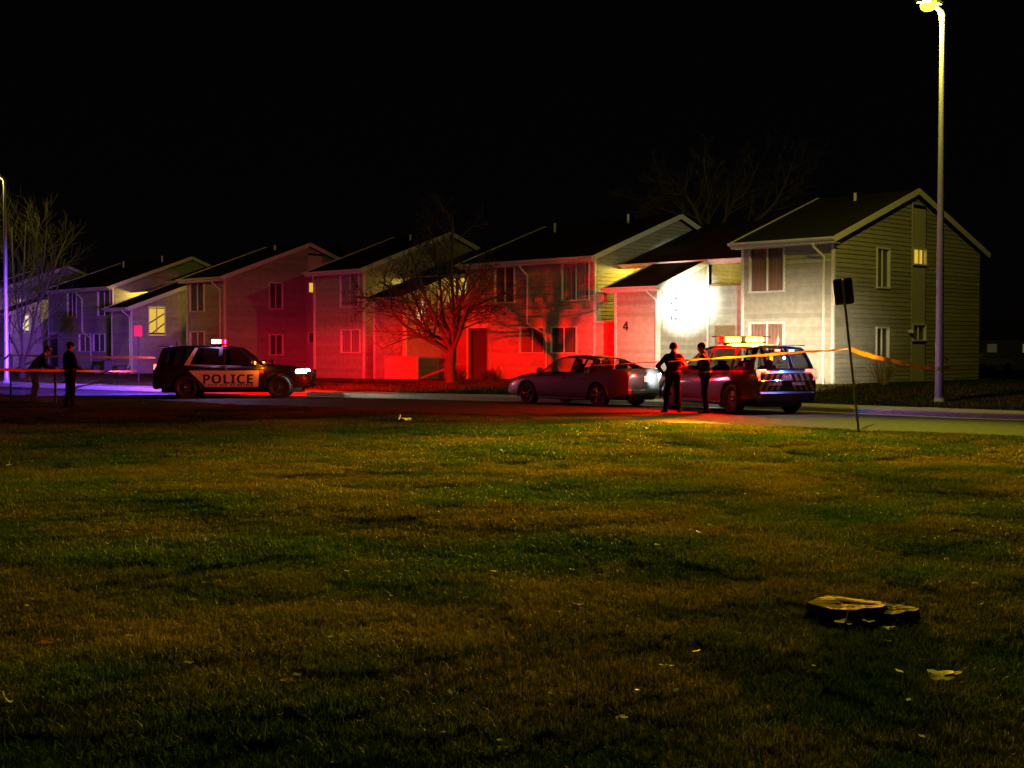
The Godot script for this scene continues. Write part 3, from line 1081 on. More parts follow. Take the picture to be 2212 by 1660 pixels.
func vegetation() -> void:
	# the tree on the verge before the middle of the row: main limbs as in the photograph, set round the trunk in depth
	var d0 := 52.5
	var A := func(x: float, y: float, dz: float) -> Vector3: return at_depth((830.0 + x / 7.373) / 1.09403, (580.0 + y / 7.373) / 1.09403, d0 + dz)
	var B := func(x: float, y: float, dz: float) -> Vector3: return at_depth((830.0 + x / 7.373) / 1.09403, (740.0 + y / 7.373) / 1.09403, d0 + dz)
	var base: Vector3 = B.call(1740, 1215, 0)
	tree("bare_tree", "bare spreading tree with red-lit trunk on the verge before the row", base, [base - Vector3(0, 0.2, 0), base + Vector3(0, 0.15, 0), B.call(1730, 980, 0), B.call(1740, 800, 0), B.call(1755, 640, 0)], [0.26, 0.17], [
		[B.call(1720, 720, 0), B.call(1560, 590, -0.1), B.call(1330, 480, -0.3), B.call(1100, 340, -0.6), B.call(850, 140, -1.0), A.call(600, 1010, -1.4), A.call(330, 930, -1.8), A.call(60, 900, -2.1)],
		[B.call(1720, 690, 0), B.call(1500, 520, 0.2), B.call(1290, 330, 0.5), B.call(1100, 60, 0.8), A.call(850, 870, 1.2), A.call(480, 620, 1.7)],
		[B.call(1730, 660, 0), B.call(1600, 470, 0.2), B.call(1380, 350, 0.6), B.call(1200, 0, 1.1), A.call(1050, 800, 1.5), A.call(820, 480, 1.9)],
		[B.call(1740, 640, 0), B.call(1610, 360, -0.3), B.call(1480, 130, -0.6), A.call(1300, 900, -1.0), A.call(1180, 560, -1.4), A.call(1050, 200, -1.7)],
		[B.call(1740, 620, 0), B.call(1700, 330, 0.2), B.call(1600, 80, 0.6), A.call(1560, 800, 1.0), A.call(1500, 400, 1.2), A.call(1450, 0, 1.5)],
		[B.call(1760, 640, 0), B.call(1780, 350, -0.1), B.call(1790, 0, -0.1), A.call(1760, 800, 0.0), A.call(1750, 300, 0.1), A.call(1770, -200, 0.1), A.call(1760, -500, 0.0)],
		[B.call(1780, 640, 0), B.call(1860, 420, -0.4), B.call(1930, 180, -0.8), A.call(2030, 1050, -1.2), A.call(2180, 780, -1.6), A.call(2330, 420, -1.8)],
		[B.call(1780, 600, 0), B.call(1900, 330, 0.3), B.call(2000, 60, 0.6), A.call(2170, 1060, 0.9), A.call(2450, 930, 1.3), A.call(2750, 820, 1.5)],
		[B.call(1775, 560, 0), B.call(1850, 250, 0.5), A.call(1900, 1050, 1.0), A.call(1980, 650, 1.4), A.call(2100, 250, 1.8)],
		[B.call(1960, 120, 0.5), A.call(2080, 1130, 0.2), A.call(2330, 1060, -0.4), A.call(2640, 1080, -1.0)],
	], 0.088, 3, 0.85, 5, M.bark_mid)
	# the tree behind the lamp post up the street
	var b2 := on_ground(46, 822, 0.12)
	var L := func(x: float, y: float, dz: float) -> Vector3: return at_depth(x, y, 66.0 + dz)
	b2 = L.call(46, 818, 0)
	b2.y = 0.1
	tree("bare_tree", "bare upright tree beside the lamp post farther up the street", b2, [b2 - Vector3(0, 0.2, 0), L.call(47, 800, 0), L.call(48, 775, 0)], [0.2, 0.15], [
		[L.call(48, 785, 0), L.call(30, 745, 0.2), L.call(10, 710, 0.5), L.call(-12, 650, 0.8), L.call(-20, 560, 1.2)],
		[L.call(48, 785, 0), L.call(47, 720, 0), L.call(47, 640, 0.2), L.call(52, 560, 0.2), L.call(55, 480, 0.4)],
		[L.call(50, 785, 0), L.call(66, 735, -0.4), L.call(80, 660, -0.8), L.call(92, 580, -1.2), L.call(100, 500, -1.4)],
		[L.call(50, 785, 0), L.call(70, 745, 0.4), L.call(95, 720, 0.7), L.call(115, 650, 1.0), L.call(140, 560, 1.2)],
		[L.call(47, 740, 0), L.call(38, 680, -0.5), L.call(28, 590, -1.0), L.call(25, 490, -1.2)],
		[L.call(47, 700, 0), L.call(60, 640, 0.6), L.call(75, 550, 1.0), L.call(85, 470, 1.4)],
		[L.call(80, 660, -0.8), L.call(105, 610, -0.6), L.call(130, 545, -0.4), L.call(150, 500, -0.2)],
	], 0.06, 2, 0.6, 9, M.bark_dark)
	# tall trees behind the roofs
	var Q := func(x: float, y: float, dz: float) -> Vector3: return at_depth(x, y, 80.0 + dz)
	var b3: Vector3 = Q.call(1530, 800, 0)
	b3.y = 0.2
	tree("bare_tree", "tall bare tree rising behind the roof ridge, bark lightened to look lit", b3, [b3, Q.call(1530, 600, 0), Q.call(1526, 520, 0)], [0.4, 0.28], [
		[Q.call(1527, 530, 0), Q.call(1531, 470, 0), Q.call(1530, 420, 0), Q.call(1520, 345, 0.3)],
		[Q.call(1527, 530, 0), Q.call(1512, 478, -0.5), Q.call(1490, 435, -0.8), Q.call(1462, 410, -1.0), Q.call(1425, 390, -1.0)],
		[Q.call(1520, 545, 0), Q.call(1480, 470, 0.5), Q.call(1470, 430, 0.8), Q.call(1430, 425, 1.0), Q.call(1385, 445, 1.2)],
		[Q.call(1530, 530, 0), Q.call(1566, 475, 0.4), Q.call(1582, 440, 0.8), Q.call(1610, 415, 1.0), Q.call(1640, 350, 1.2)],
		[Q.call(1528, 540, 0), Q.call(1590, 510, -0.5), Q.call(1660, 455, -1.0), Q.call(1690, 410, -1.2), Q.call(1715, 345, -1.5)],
	], 0.16, 3, 0.7, 12, M.bark_lit_tone)
	# shrub at the corner of the end gable, and the two low shrubs before the middle block
	shrub("bare_shrub", "leafless clump of tan stems by the end gable corner", Vector3(-23.4, 0.36, -41.6), 34, 1.25, 0.55, mat(lin(0.26, 0.17, 0.08), 0.8), 31)
	shrub("bare_shrub", "small bare shrub below the downspout of the end block", Vector3(-25.3, 0.36, -39.7), 12, 0.75, 0.4, mat(lin(0.14, 0.09, 0.05), 0.8), 35)
	shrub("low_shrub", "twiggy dark shrub beside the alcove door of the middle block", Vector3(-42.0, 0.2, -38.7), 60, 0.75, 0.9, mat(lin(0.07, 0.05, 0.03), 0.8), 32)
	shrub("low_shrub", "twiggy dark shrub under the ground-floor windows of the middle block", Vector3(-40.0, 0.22, -38.6), 60, 0.7, 0.9, mat(lin(0.06, 0.045, 0.03), 0.8), 33)

func shrub(called: String, label: String, at: Vector3, n: int, h: float, lean: float, m: Material, sd: int) -> void:
	var root := thing(called, label, "shrub", at)
	var r := RandomNumberGenerator.new()
	r.seed = sd
	var st := T()
	var tw := T()
	for i in n:
		var a := r.randf() * TAU
		var o := Vector3(cos(a), 0, sin(a))
		var k := r.randf()
		var q := [o * 0.12 * k + Vector3(0, -0.1, 0)]
		var hh := h * r.randf_range(0.6, 1.1)
		for s in 4:
			q.append(q[-1] + (Vector3.UP + o * lean * (0.3 + 0.7 * k) * r.randf_range(0.6, 1.3) + Vector3(r.randf_range(-1, 1), 0, r.randf_range(-1, 1)) * 0.12).normalized() * hh / 4.0)
		tube(st, q, [0.016, 0.014, 0.011, 0.008, 0.004], 5, false)
		for t in 5:
			var p: Vector3 = q[2 + t % 3]
			var d := Vector3(r.randf_range(-1, 1), r.randf_range(0.2, 1.2), r.randf_range(-1, 1)).normalized() * r.randf_range(0.15, 0.35)
			tube(tw, [p, p + d * 0.6, p + d + Vector3(0, 0.04, 0)], [0.007, 0.005, 0.003], 3, false)
	mk("stems", st, m, root)
	mk("twigs", tw, m, root)

# ---------------------------------------------------------------- vehicles
# Cars are built with x forwards, y up, z to the right; S holds the measures of the one being built.
var S := {}

func pl(a: Array, x: float) -> float:    # piecewise linear with rounded corners
	if x <= a[0][0]:
		return a[0][1]
	for i in a.size() - 1:
		if x <= a[i + 1][0]:
			var t: float = (x - a[i][0]) / (a[i + 1][0] - a[i][0])
			return lerpf(a[i][1], a[i + 1][1], t)
	return a[-1][1]

func half_width(x: float) -> float:
	var tf: float = clampf((x - S.front + 0.9) / 0.9, 0, 1)
	var trr: float = clampf((S.rear + 0.7 - x) / 0.7, 0, 1)
	return S.w * (1.0 - 0.2 * pow(tf, 2.6) - 0.12 * pow(trr, 2.6))

func bottom(x: float) -> float:
	var y: float = S.sill
	y = maxf(y, S.sill + 0.1 * clampf((x - S.front + 0.5) / 0.5, 0, 1))
	y = maxf(y, S.sill + 0.14 * clampf((S.rear + 0.6 - x) / 0.6, 0, 1))
	for a in [S.af, S.ar]:
		var d := absf(x - a)
		if d < S.arch:
			y = maxf(y, S.wr + sqrt(S.arch * S.arch - d * d))
	return y

func side_z(x: float, y: float) -> float:
	var t := clampf((y - S.sill) / (S.belt - S.sill), 0, 1)
	return half_width(x) * pl([[0.0, 0.95], [0.12, 0.985], [0.35, 0.998], [0.6, 1.0], [0.8, 0.99], [0.9, 0.975], [1.0, 0.945]], t)

func body_shell(st: SurfaceTool, x0: float, x1: float, n: int) -> void:
	var rows := []
	for i in n + 1:
		var x := lerpf(x0, x1, float(i) / n)
		var b := bottom(x)
		var top: float = pl(S.top, x)
		var row := []
		for j in 9:
			var y := lerpf(b, top, j / 8.0)
			row.append(Vector3(x, y, side_z(x, lerpf(S.sill, S.belt, clampf((y - S.sill) / (top - S.sill), 0, 1)))))
		var hw := half_width(x)
		if x > S.cabin0 and x < S.cabin1:
			row.append_array([Vector3(x, top + 0.005, hw * 0.9), Vector3(x, top - 0.06, hw * 0.86), Vector3(x, 0.5, hw * 0.84), Vector3(x, 0.45, 0)])
		else:
			row.append_array([Vector3(x, top + 0.03, hw * 0.86), Vector3(x, top + 0.05, hw * 0.6), Vector3(x, top + 0.06, hw * 0.3), Vector3(x, top + 0.062, 0)])
		rows.append(row)
	st.set_smooth_group(1)
	for i in n:
		for j in rows[0].size() - 1:
			var a: Vector3 = rows[i][j]
			var b: Vector3 = rows[i + 1][j]
			var c: Vector3 = rows[i + 1][j + 1]
			var d: Vector3 = rows[i][j + 1]
			quad(st, a, d, c, b)
			var f := Vector3(1, 1, -1)
			quad(st, a * f, b * f, c * f, d * f)
	st.set_smooth_group(-1)
	for e in [rows[0], rows[-1]]:
		for j in e.size() - 1:
			var f := Vector3(1, 1, -1)
			quad(st, e[j], e[j + 1], e[j + 1] * f, e[j] * f)

# a point on the side of the glasshouse: t from belt to roof
func side_glass(x: float, t: float, off: float) -> Vector3:
	var yb: float = pl(S.top, x) - 0.01
	var yt: float = pl(S.roof, clampf(x, S.roof_rear, S.roof_front)) - 0.04
	var z := lerpf(half_width(clampf(x, S.rear + 0.3, S.front - 0.9)) * 0.93, S.roof_w, t) + 0.03 * sin(PI * t)
	return Vector3(x, lerpf(yb, yt, t), z + off)

func side_patch(st: SurfaceTool, sgn: float, b0: float, b1: float, t0: float, t1: float, off: float, v0 := 0.0, v1 := 1.0) -> void:
	grid(st, func(u, v):
		var t := lerpf(v0, v1, v)
		var x := lerpf(lerpf(b0, t0, t), lerpf(b1, t1, t), u)
		var p := side_glass(x, t, off)
		p.z *= sgn
		return p, 4, 4)

func end_glass(st: SurfaceTool, xb: float, xt: float, t0: float, t1: float, inset: float, bow: float) -> void:
	grid(st, func(u, v):
		var t := lerpf(t0, t1, v)
		var x := lerpf(xb, xt, t)
		var p := side_glass(x, t, 0.0)
		var k := lerpf(-1.0, 1.0, u)
		return Vector3(x + bow * (1.0 - k * k), p.y + 0.02 * (1.0 - k * k), k * (p.z - inset)), 8, 4)

func wheel(parent: Node3D, at: Vector3, sgn: float, steel: bool) -> void:
	var r: float = S.wr
	var w := MeshInstance3D.new()
	w.name = "wheel"
	parent.add_child(w, true)
	w.position = at
	var xf := Transform3D(Basis(Vector3.RIGHT, PI / 2 * sgn), Vector3.ZERO)   # lathe axis y becomes z
	var st := T()
	lathe(st, [Vector2(r * 0.30, 0.06), Vector2(r * 0.32, 0.02), Vector2(r * 0.62, 0.02), Vector2(r * 0.66, 0.09)], 24, xf)
	w.mesh = mesh_of(st)
	w.material_override = M.plastic
	st = T()
	lathe(st, [Vector2(r * 0.66, 0.09), Vector2(r * 0.7, 0.115), Vector2(r * 0.86, 0.12), Vector2(r * 0.96, 0.10), Vector2(r, 0.07), Vector2(r, -0.07), Vector2(r * 0.95, -0.1), Vector2(r * 0.66, -0.11)], 32, xf)
	mk("tyre", st, M.rubber, w)
	st = T()
	if steel:
		lathe(st, [Vector2(r * 0.66, 0.1), Vector2(r * 0.62, 0.06), Vector2(r * 0.5, 0.045), Vector2(r * 0.42, 0.065), Vector2(r * 0.22, 0.06)], 24, xf)
	else:
		lathe(st, [Vector2(r * 0.68, 0.105), Vector2(r * 0.66, 0.1), Vector2(r * 0.63, 0.07)], 28, xf)
		for k in 5:
			for s in [-0.13, 0.13]:
				var a: float = TAU * k / 5.0
				var p := Vector3(cos(a) * r * 0.15, sin(a) * r * 0.15, 0.095 * sgn)
				var q := Vector3(cos(a + s * 1.3) * r * 0.66, sin(a + s * 1.3) * r * 0.66, 0.1 * sgn)
				bar(st, p, q, 0.035, 0.035, 0.008)
	mk("rim", st, mat(lin(0.05, 0.05, 0.05), 0.45, 0.3) if steel else M.chrome, w)
	st = T()
	lathe(st, [Vector2(r * 0.2, 0.055), Vector2(r * 0.17, 0.1), Vector2(r * 0.1, 0.115), Vector2(0, 0.118)], 16, xf)
	mk("hub_cap", st, M.chrome, w)

func seat(parent: Node3D, x: float, z: float) -> void:
	var st := T()
	box(st, Vector3(x, 0.62, z), Vector3(0.5, 0.16, 0.5), 0.05)
	box(st, Vector3(x - 0.28, 0.92, z), Vector3(0.14, 0.6, 0.48), 0.05, Basis(Vector3.BACK, 0.2))
	box(st, Vector3(x - 0.36, 1.26, z), Vector3(0.1, 0.17, 0.26), 0.04, Basis(Vector3.BACK, 0.15))
	mk("seat", st, M.dark, parent)

func text_mesh(s: String, height: float, weight := 700, slant := 0.0) -> TextMesh:
	var tm := TextMesh.new()
	tm.text = s
	var f := SystemFont.new()
	f.font_names = PackedStringArray(["Droid Sans"])
	f.font_weight = weight
	tm.font = f
	tm.font_size = 96
	tm.pixel_size = height / 69.0
	tm.depth = 0.004
	return tm

# body side panel that follows the door skin: outline in (x, y), drawn as a grid between two edges
func door_patch(st: SurfaceTool, sgn: float, left: Array, right: Array, y0: float, y1: float, off: float) -> void:
	grid(st, func(u, v):
		var y := lerpf(y0, y1, v)
		var x := lerpf(pl(left, y), pl(right, y), u)
		return Vector3(x, y, sgn * (side_z(x, y) + off)), 16, 10)

func car_common(root: Node3D, paintm: Material, tintm: Material, steel: bool) -> void:
	var st := T()
	body_shell(st, S.rear, S.front, 110)
	mk("body", st, paintm, root)
	# roof and pillars
	st = T()
	var rx0: float = S.roof_rear
	var rx1: float = S.roof_front
	grid(st, func(u, v):
		var x := lerpf(rx0, rx1, u)
		var k := lerpf(-1.0, 1.0, v)
		return Vector3(x, pl(S.roof, x) - 0.04 * pow(absf(k), 3.0), k * (S.roof_w + 0.01)), 14, 12)
	mk("roof", st, paintm, root)
	for sgn in [-1.0, 1.0]:
		st = T()
		var b: Array = S.pillars
		for p in b:
			side_patch(st, sgn, p[0], p[1], p[2], p[3], 0.004)
		side_patch(st, sgn, S.win[0][0], S.win[-1][1], S.win[0][2], S.win[-1][3], 0.002, 0.9, 1.0)
		mk("pillar_frame", st, paintm, root)
		for w in S.win:
			st = T()
			side_patch(st, sgn, w[0], w[1], w[2], w[3], 0.0, 0.0, 0.9)
			mk("side_window", st, tintm, root)
		# door seams: shallow dark grooves set into the skin line
		for sx in S.seams:
			st = T()
			door_patch(st, sgn, [[0, sx - 0.006]], [[0, sx + 0.006]], S.sill + 0.04, S.belt - 0.02, 0.001)
			mk("door_seam", st, M.dark, root)
		for hx in S.handles:
			st = T()
			var z: float = side_z(hx, S.belt - 0.12)
			box(st, Vector3(hx, S.belt - 0.13, sgn * (z + 0.025)), Vector3(0.2, 0.03, 0.03), 0.01)
			mk("handle", st, S.handle_mat, root)
		# mirror
		st = T()
		var mx: float = S.mirror
		box(st, Vector3(mx, S.belt + 0.09, sgn * (half_width(mx) + 0.1)), Vector3(0.12, 0.15, 0.22), 0.04)
		bar(st, Vector3(mx, S.belt + 0.02, sgn * half_width(mx) * 0.92), Vector3(mx, S.belt + 0.06, sgn * (half_width(mx) + 0.05)), 0.06, 0.04, 0.01)
		mk("mirror", st, paintm, root)
		# sill strip
		st = T()
		bx(st, Vector3(S.ar + S.arch + 0.03, S.sill - 0.06, sgn * S.w * 0.8), Vector3(S.af - S.arch - 0.03, S.sill + 0.03, sgn * S.w * 0.965), 0.02)
		mk("side_skirt", st, M.plastic, root)
		for ax in [S.af, S.ar]:
			wheel(root, Vector3(ax, S.wr, sgn * (S.w - 0.14)), sgn, steel)
			st = T()   # arch lip
			var arc := []
			var rr := []
			for k in 15:
				var a: float = PI * k / 14.0
				var xx: float = ax + cos(a) * (S.arch + 0.012)
				var yy: float = S.wr + sin(a) * (S.arch + 0.012)
				arc.append(Vector3(xx, yy, sgn * (side_z(xx, yy) - 0.005)))
				rr.append(0.022)
			tube(st, arc, rr, 6)
			mk("arch_lip", st, M.plastic if steel else paintm, root)
	st = T()
	end_glass(st, S.shield[0], S.shield[1], 0.02, 0.95, 0.05, 0.07)
	mk("windscreen", st, M.car_glass, root)
	st = T()
	end_glass(st, S.hatch[0], S.hatch[1], 0.05, 0.93, 0.07, -0.05)
	mk("rear_window", st, tintm, root)
	# underbody and wheel wells
	st = T()
	bx(st, Vector3(S.rear + 0.2, 0.2, -S.w * 0.6), Vector3(S.front - 0.2, 0.44, S.w * 0.6))
	mk("underbody", st, M.dark, root)
	st = T()
	box(st, Vector3(S.shield[0] - 0.25, 0.86, 0), Vector3(0.4, 0.2, S.w * 1.6), 0.06)
	mk("dashboard", st, M.dark, root)
	for z in [-0.38, 0.38]:
		seat(root, 0.15, z)
		seat(root, -0.85, z)

func place_car(called: String, label: String, category: String, rear_near: Vector3, heading: Vector2) -> Node3D:
	# heading in (u, v); rear_near is the middle of the rear axle on the ground
	var root := thing(called, label, category, rear_near, atan2(heading.y, heading.x))
	return root

func suv_measures() -> void:
	S = {"front": 2.45, "rear": -2.55, "w": 0.985, "af": 1.52, "ar": -1.51, "wr": 0.385, "arch": 0.45, "sill": 0.32, "belt": 1.08,
		"top": [[-2.55, 0.98], [-2.47, 1.08], [-2.3, 1.11], [-1.0, 1.09], [0.9, 1.06], [1.02, 1.08], [1.6, 1.05], [2.1, 0.99], [2.32, 0.9], [2.45, 0.74]],
		"roof": [[-2.35, 1.66], [-2.2, 1.71], [-1.6, 1.755], [-0.8, 1.77], [-0.2, 1.755], [0.15, 1.70], [0.3, 1.66]],
		"roof_w": 0.66, "roof_rear": -2.32, "roof_front": 0.2, "cabin0": -2.35, "cabin1": 0.95,
		"win": [[-2.3, -1.52, -2.12, -1.5], [-1.42, -0.42, -1.42, -0.42], [-0.34, 0.92, -0.34, 0.16]],
		"pillars": [[-2.46, -2.26, -2.3, -2.08], [-1.54, -1.4, -1.52, -1.4], [-0.44, -0.32, -0.44, -0.32], [0.88, 1.0, 0.12, 0.22]],
		"seams": [-1.22, -0.38, 0.92], "handles": [-1.0, -0.12], "handle_mat": M.plastic, "mirror": 0.72,
		"shield": [1.0, 0.17], "hatch": [-2.48, -2.28]}

func patrol_suv(label: String, at: Vector3, heading: Vector2, seen_from_behind := false) -> Node3D:
	suv_measures()
	var root := place_car("police_suv", label, "police car", at, heading)
	car_common(root, M.black_paint, M.tint, true)
	# front end: bumper, grille, push bar, headlamps
	var st := T()
	box(st, Vector3(2.38, 0.46, 0), Vector3(0.26, 0.24, 1.62), 0.08)
	mk("bumper", st, M.plastic, root)
	st = T()
	box(st, Vector3(2.40, 0.74, 0), Vector3(0.12, 0.28, 1.0), 0.03)
	for k in 4:
		box(st, Vector3(2.465, 0.65 + k * 0.06, 0), Vector3(0.02, 0.02, 0.96))
	mk("grille", st, M.plastic, root)
	st = T()
	for z in [-0.32, 0.32]:
		bar(st, Vector3(2.58, 0.36, z), Vector3(2.6, 0.95, z), 0.05, 0.08, 0.015)
	for y in [0.5, 0.9]:
		tube(st, [Vector3(2.6, y, -0.55), Vector3(2.62, y, -0.3), Vector3(2.62, y, 0.3), Vector3(2.6, y, 0.55)], [0.03, 0.03, 0.03, 0.03], 8)
	mk("push_bar", st, M.plastic, root)
	for s in [-1.0, 1.0]:
		st = T()
		box(st, Vector3(2.2, 0.88, s * 0.76), Vector3(0.4, 0.17, 0.26), 0.06, Basis(Vector3.UP, s * 0.5))
		mk("headlight", st, glow(lin(1, 0.98, 0.85), 25.0), root)
		spot(root, Vector3(2.5, 0.88, s * 0.66), Vector3(12, 0.1, s * 0.9), lin(1.0, 0.96, 0.8), 8.0 if seen_from_behind else 4.0, 38.0, 0.8, 0.06)
		# rear lamps: a bracket shape that wraps the corner
		st = T()
		box(st, Vector3(-2.50, 0.98, s * 0.80), Vector3(0.1, 0.3, 0.09), 0.02)
		box(st, Vector3(-2.52, 1.1, s * 0.70), Vector3(0.07, 0.07, 0.24), 0.02)
		mk("taillight", st, glow(lin(1.0, 0.12, 0.06), 5.0), root)
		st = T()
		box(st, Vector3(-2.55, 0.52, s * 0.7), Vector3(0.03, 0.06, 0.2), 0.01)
		mk("reflector", st, glow(lin(1, 0.1, 0.05), 0.25), root)  # own emission stands in for light thrown back
		# pillar spotlight
		if s > 0 and seen_from_behind:
			continue
		st = T()
		tube(st, [Vector3(1.0, 1.16, s * 0.92), Vector3(1.06, 1.2, s * 1.0), Vector3(1.16, 1.2, s * 1.0)], [0.03, 0.075, 0.075], 12)
		mk("spotlight", st, M.chrome, root)
	st = T()
	box(st, Vector3(-2.50, 0.46, 0), Vector3(0.2, 0.3, 1.72), 0.07)
	mk("rear_bumper", st, M.plastic, root)
	st = T()
	bx(st, Vector3(-2.57, 0.84, -0.85), Vector3(-2.545, 0.865, 0.85), 0.006)
	mk("tailgate_trim", st, M.chrome, root)
	st = T()
	box(st, Vector3(-2.33, 1.725, 0), Vector3(0.22, 0.03, 1.24), 0.01)
	mk("spoiler", st, M.black_paint, root)
	st = T()
	tube(st, [Vector3(-1.9, 1.74, 0.2), Vector3(-1.92, 1.9, 0.2)], [0.03, 0.012], 8)
	mk("antenna", st, M.plastic, root)
	return root

# roof light bar: tray, a top overhang added to cut off upward light, and lit modules all round. mods: [face direction (x, z), along from, to, colour, glow, light energy, light direction]
func light_bar(root: Node3D, mods: Array) -> void:
	var y := 1.80
	var st := T()
	box(st, Vector3(-0.55, y, 0), Vector3(0.30, 0.04, 1.28), 0.015)
	for z in [-0.5, 0.5]:
		box(st, Vector3(-0.55, y - 0.03, z), Vector3(0.12, 0.06, 0.06), 0.01)
	var b := mk("light_bar", st, M.plastic, root)
	st = T()
	box(st, Vector3(-0.55, y + 0.156, 0), Vector3(0.46, 0.03, 1.54), 0.014)
	mk("added_cutoff_hood", st, M.plastic, b)
	st = T()
	box(st, Vector3(-0.55, y + 0.08, 0), Vector3(0.12, 0.12, 1.12))
	mk("housing", st, M.plastic, b)
	for m in mods:
		st = T()
		var f: Vector2 = m[0]
		var o := Vector3(f.x * 0.085, 0, f.y * 0.595)
		var al := Vector3(0, 0, 1) if f.x != 0.0 else Vector3(1, 0, 0)
		var c: Vector3 = Vector3(-0.55, y + 0.08, 0) + o + al * ((m[1] + m[2]) / 2)
		box(st, c, al * (m[2] - m[1]) + Vector3(0, 0.115, 0) + o.normalized() * 0.04, 0.008)
		mk("light_module", st, glow(m[3], m[4]), b)
		if m[5] > 0.0:
			area(root, c + o.normalized() * 0.026 + Vector3(0, 0.044, 0), m[6], m[3], m[5], Vector2(m[2] - m[1] - 0.02, 0.024))

func vehicles() -> void:
	# patrol vehicle across the road, facing the houses
	var r1 := Vector2(0.707, 0.707).rotated(0.06)
	var at1 := Vector3(-39.6, 0.02, -23.9)
	var rear := on_ground(401, 862, 0.01)
	at1 = rear + Vector3(r1.x, 0, -r1.y) * 1.51 + Vector3(-r1.y, 0, -r1.x) * 0.85
	var a := patrol_suv("police car standing across the road with white doors lettered POLICE", at1, r1)
	for sgn in [1.0, -1.0]:
		var st := T()
		door_patch(st, sgn, [[0.38, -0.86], [0.5, -0.95], [0.65, -1.1], [0.8, -1.26], [0.95, -1.4]], [[0.4, 0.86], [0.95, 0.9]], 0.39, 0.93, 0.004)
		var dp := mk("white_door_panel", st, M.white_paint, a)
		for line in [["POLICE", 0.3, 0.50, -0.12, lin(0.015, 0.015, 0.03)], ["CITY OF ELMIRA", 0.07, 0.415, -0.1, lin(0.03, 0.03, 0.05)]]:
			var t := mk("lettering", text_mesh(line[0], line[1], 800), mat(line[4], 0.5), dp)
			t.position = Vector3(line[3], line[2] + line[1] * 0.5, sgn * (side_z(-0.1, line[2] + line[1] * 0.5) + 0.007))
			t.scale.x = (1.62 / t.mesh.get_aabb().size.x)
			if sgn < 0:
				t.rotation.y = PI
		st = T()
		side_patch(st, sgn, -1.56, -1.38, -1.2, -1.1, 0.008, 0.0, 0.92)
		side_patch(st, sgn, -1.4, 0.3, -1.4, 0.3, 0.006, 0.0, 0.06)
		mk("white_window_trim", st, M.white_paint, a)
	var red := lin(1, 0.0, 0.0)
	var blue := lin(0.22, 0.07, 1.0)
	light_bar(a, [[Vector2(1, 0), 0.0, 0.56, red, 40.0, 0.0, Vector3.ZERO], [Vector2(1, 0), -0.56, 0.0, red, 40.0, 0.0, Vector3.ZERO],
		[Vector2(0, -1), -0.12, 0.12, lin(1, 0.02, 0.22), 40.0, 0.0, Vector3.ZERO],
		[Vector2(-1, 0), -0.56, 0.0, blue, 40.0, 0.0, Vector3.ZERO], [Vector2(-1, 0), 0.0, 0.56, lin(0.6, 0.25, 1.0), 40.0, 0.0, Vector3.ZERO],
		[Vector2(0, 1), -0.14, 0.14, lin(0.8, 0.45, 1.0), 60.0, 14.0, Vector3(0, 0, 1)]])
	# the flashing modules throw wide fans, red ahead and to the left, blue to the left rear
	for q in [[Vector3(-0.43, 1.925, -0.5), Vector3(0.5, 0, -0.86), red, 300.0, 56.0], [Vector3(-0.43, 1.925, -0.2), Vector3(0.57, 0, -0.82), red, 300.0, 50.0], [Vector3(-0.43, 1.925, 0.15), Vector3(0.57, 0, -0.82), red, 300.0, 50.0], [Vector3(-0.43, 1.925, 0.5), Vector3(0.84, 0, 0.55), red, 25.0, 36.0], [Vector3(-0.67, 1.921, -0.5), Vector3(-0.77, 0, -0.64), blue, 1400.0, 41.0], [Vector3(-0.67, 1.921, -0.1), Vector3(-0.77, 0, -0.64), blue, 1400.0, 41.0], [Vector3(-0.55, 1.921, -0.64), Vector3(-0.2, 0, -1), lin(1, 0.03, 0.16), 170.0, 34.0]]:
		spot(a, q[0], q[0] + q[1], q[2], q[3], q[4], 1.0, 0.02)
	var st := T()
	st = T()
	box(st, Vector3(0.78, 1.18, 1.1), Vector3(0.04, 0.1, 0.14), 0.02)
	mk("mirror_light", st, glow(lin(1.0, 0.3, 0.02), 8.0), a)
	lamp(a, Vector3(0.95, 1.18, 1.14), lin(1, 0.15, 0.0), 0.4, 0.04)
	for z in [1.0]:
		st = T()
		lathe(st, [Vector2(0.0, 0.02), Vector2(0.07, 0.015), Vector2(0.075, 0.0)], 14, Transform3D(Basis(Vector3.RIGHT, PI / 2), Vector3(0.98, 0.86, side_z(0.98, 0.86))))
		mk("fender_badge", st, mat(lin(0.5, 0.12, 0.05), 0.3), a)
	# patrol vehicle at the far kerb, seen from behind
	var r2 := Vector2(-0.93, 0.365).normalized()
	var rw := on_ground(1586, 895, 0.01)
	var nrm := Vector3(-r2.y, 0, -r2.x)    # towards its left side is -z local; world of local +z
	var at2 := rw + Vector3(r2.x, 0, -r2.y) * 1.51
	var right := Vector3(r2.y, 0, r2.x)
	at2 += right * 0.85 * (1.0 if right.z < 0 else -1.0)
	var b := patrol_suv("police car at the far kerb seen from behind with striped tailgate and amber roof lights", at2, r2, true)
	var amber := lin(1.0, 0.55, 0.02)
	light_bar(b, [[Vector2(-1, 0), -0.58, -0.1, amber, 45.0, 0.0, Vector3.ZERO], [Vector2(-1, 0), 0.1, 0.58, amber, 45.0, 0.0, Vector3.ZERO],
		[Vector2(0, -1), -0.12, 0.12, red, 14.0, 260.0, Vector3(0, 0, -1)], [Vector2(1, 0), -0.56, 0.56, red, 8.0, 0.0, Vector3.ZERO]])
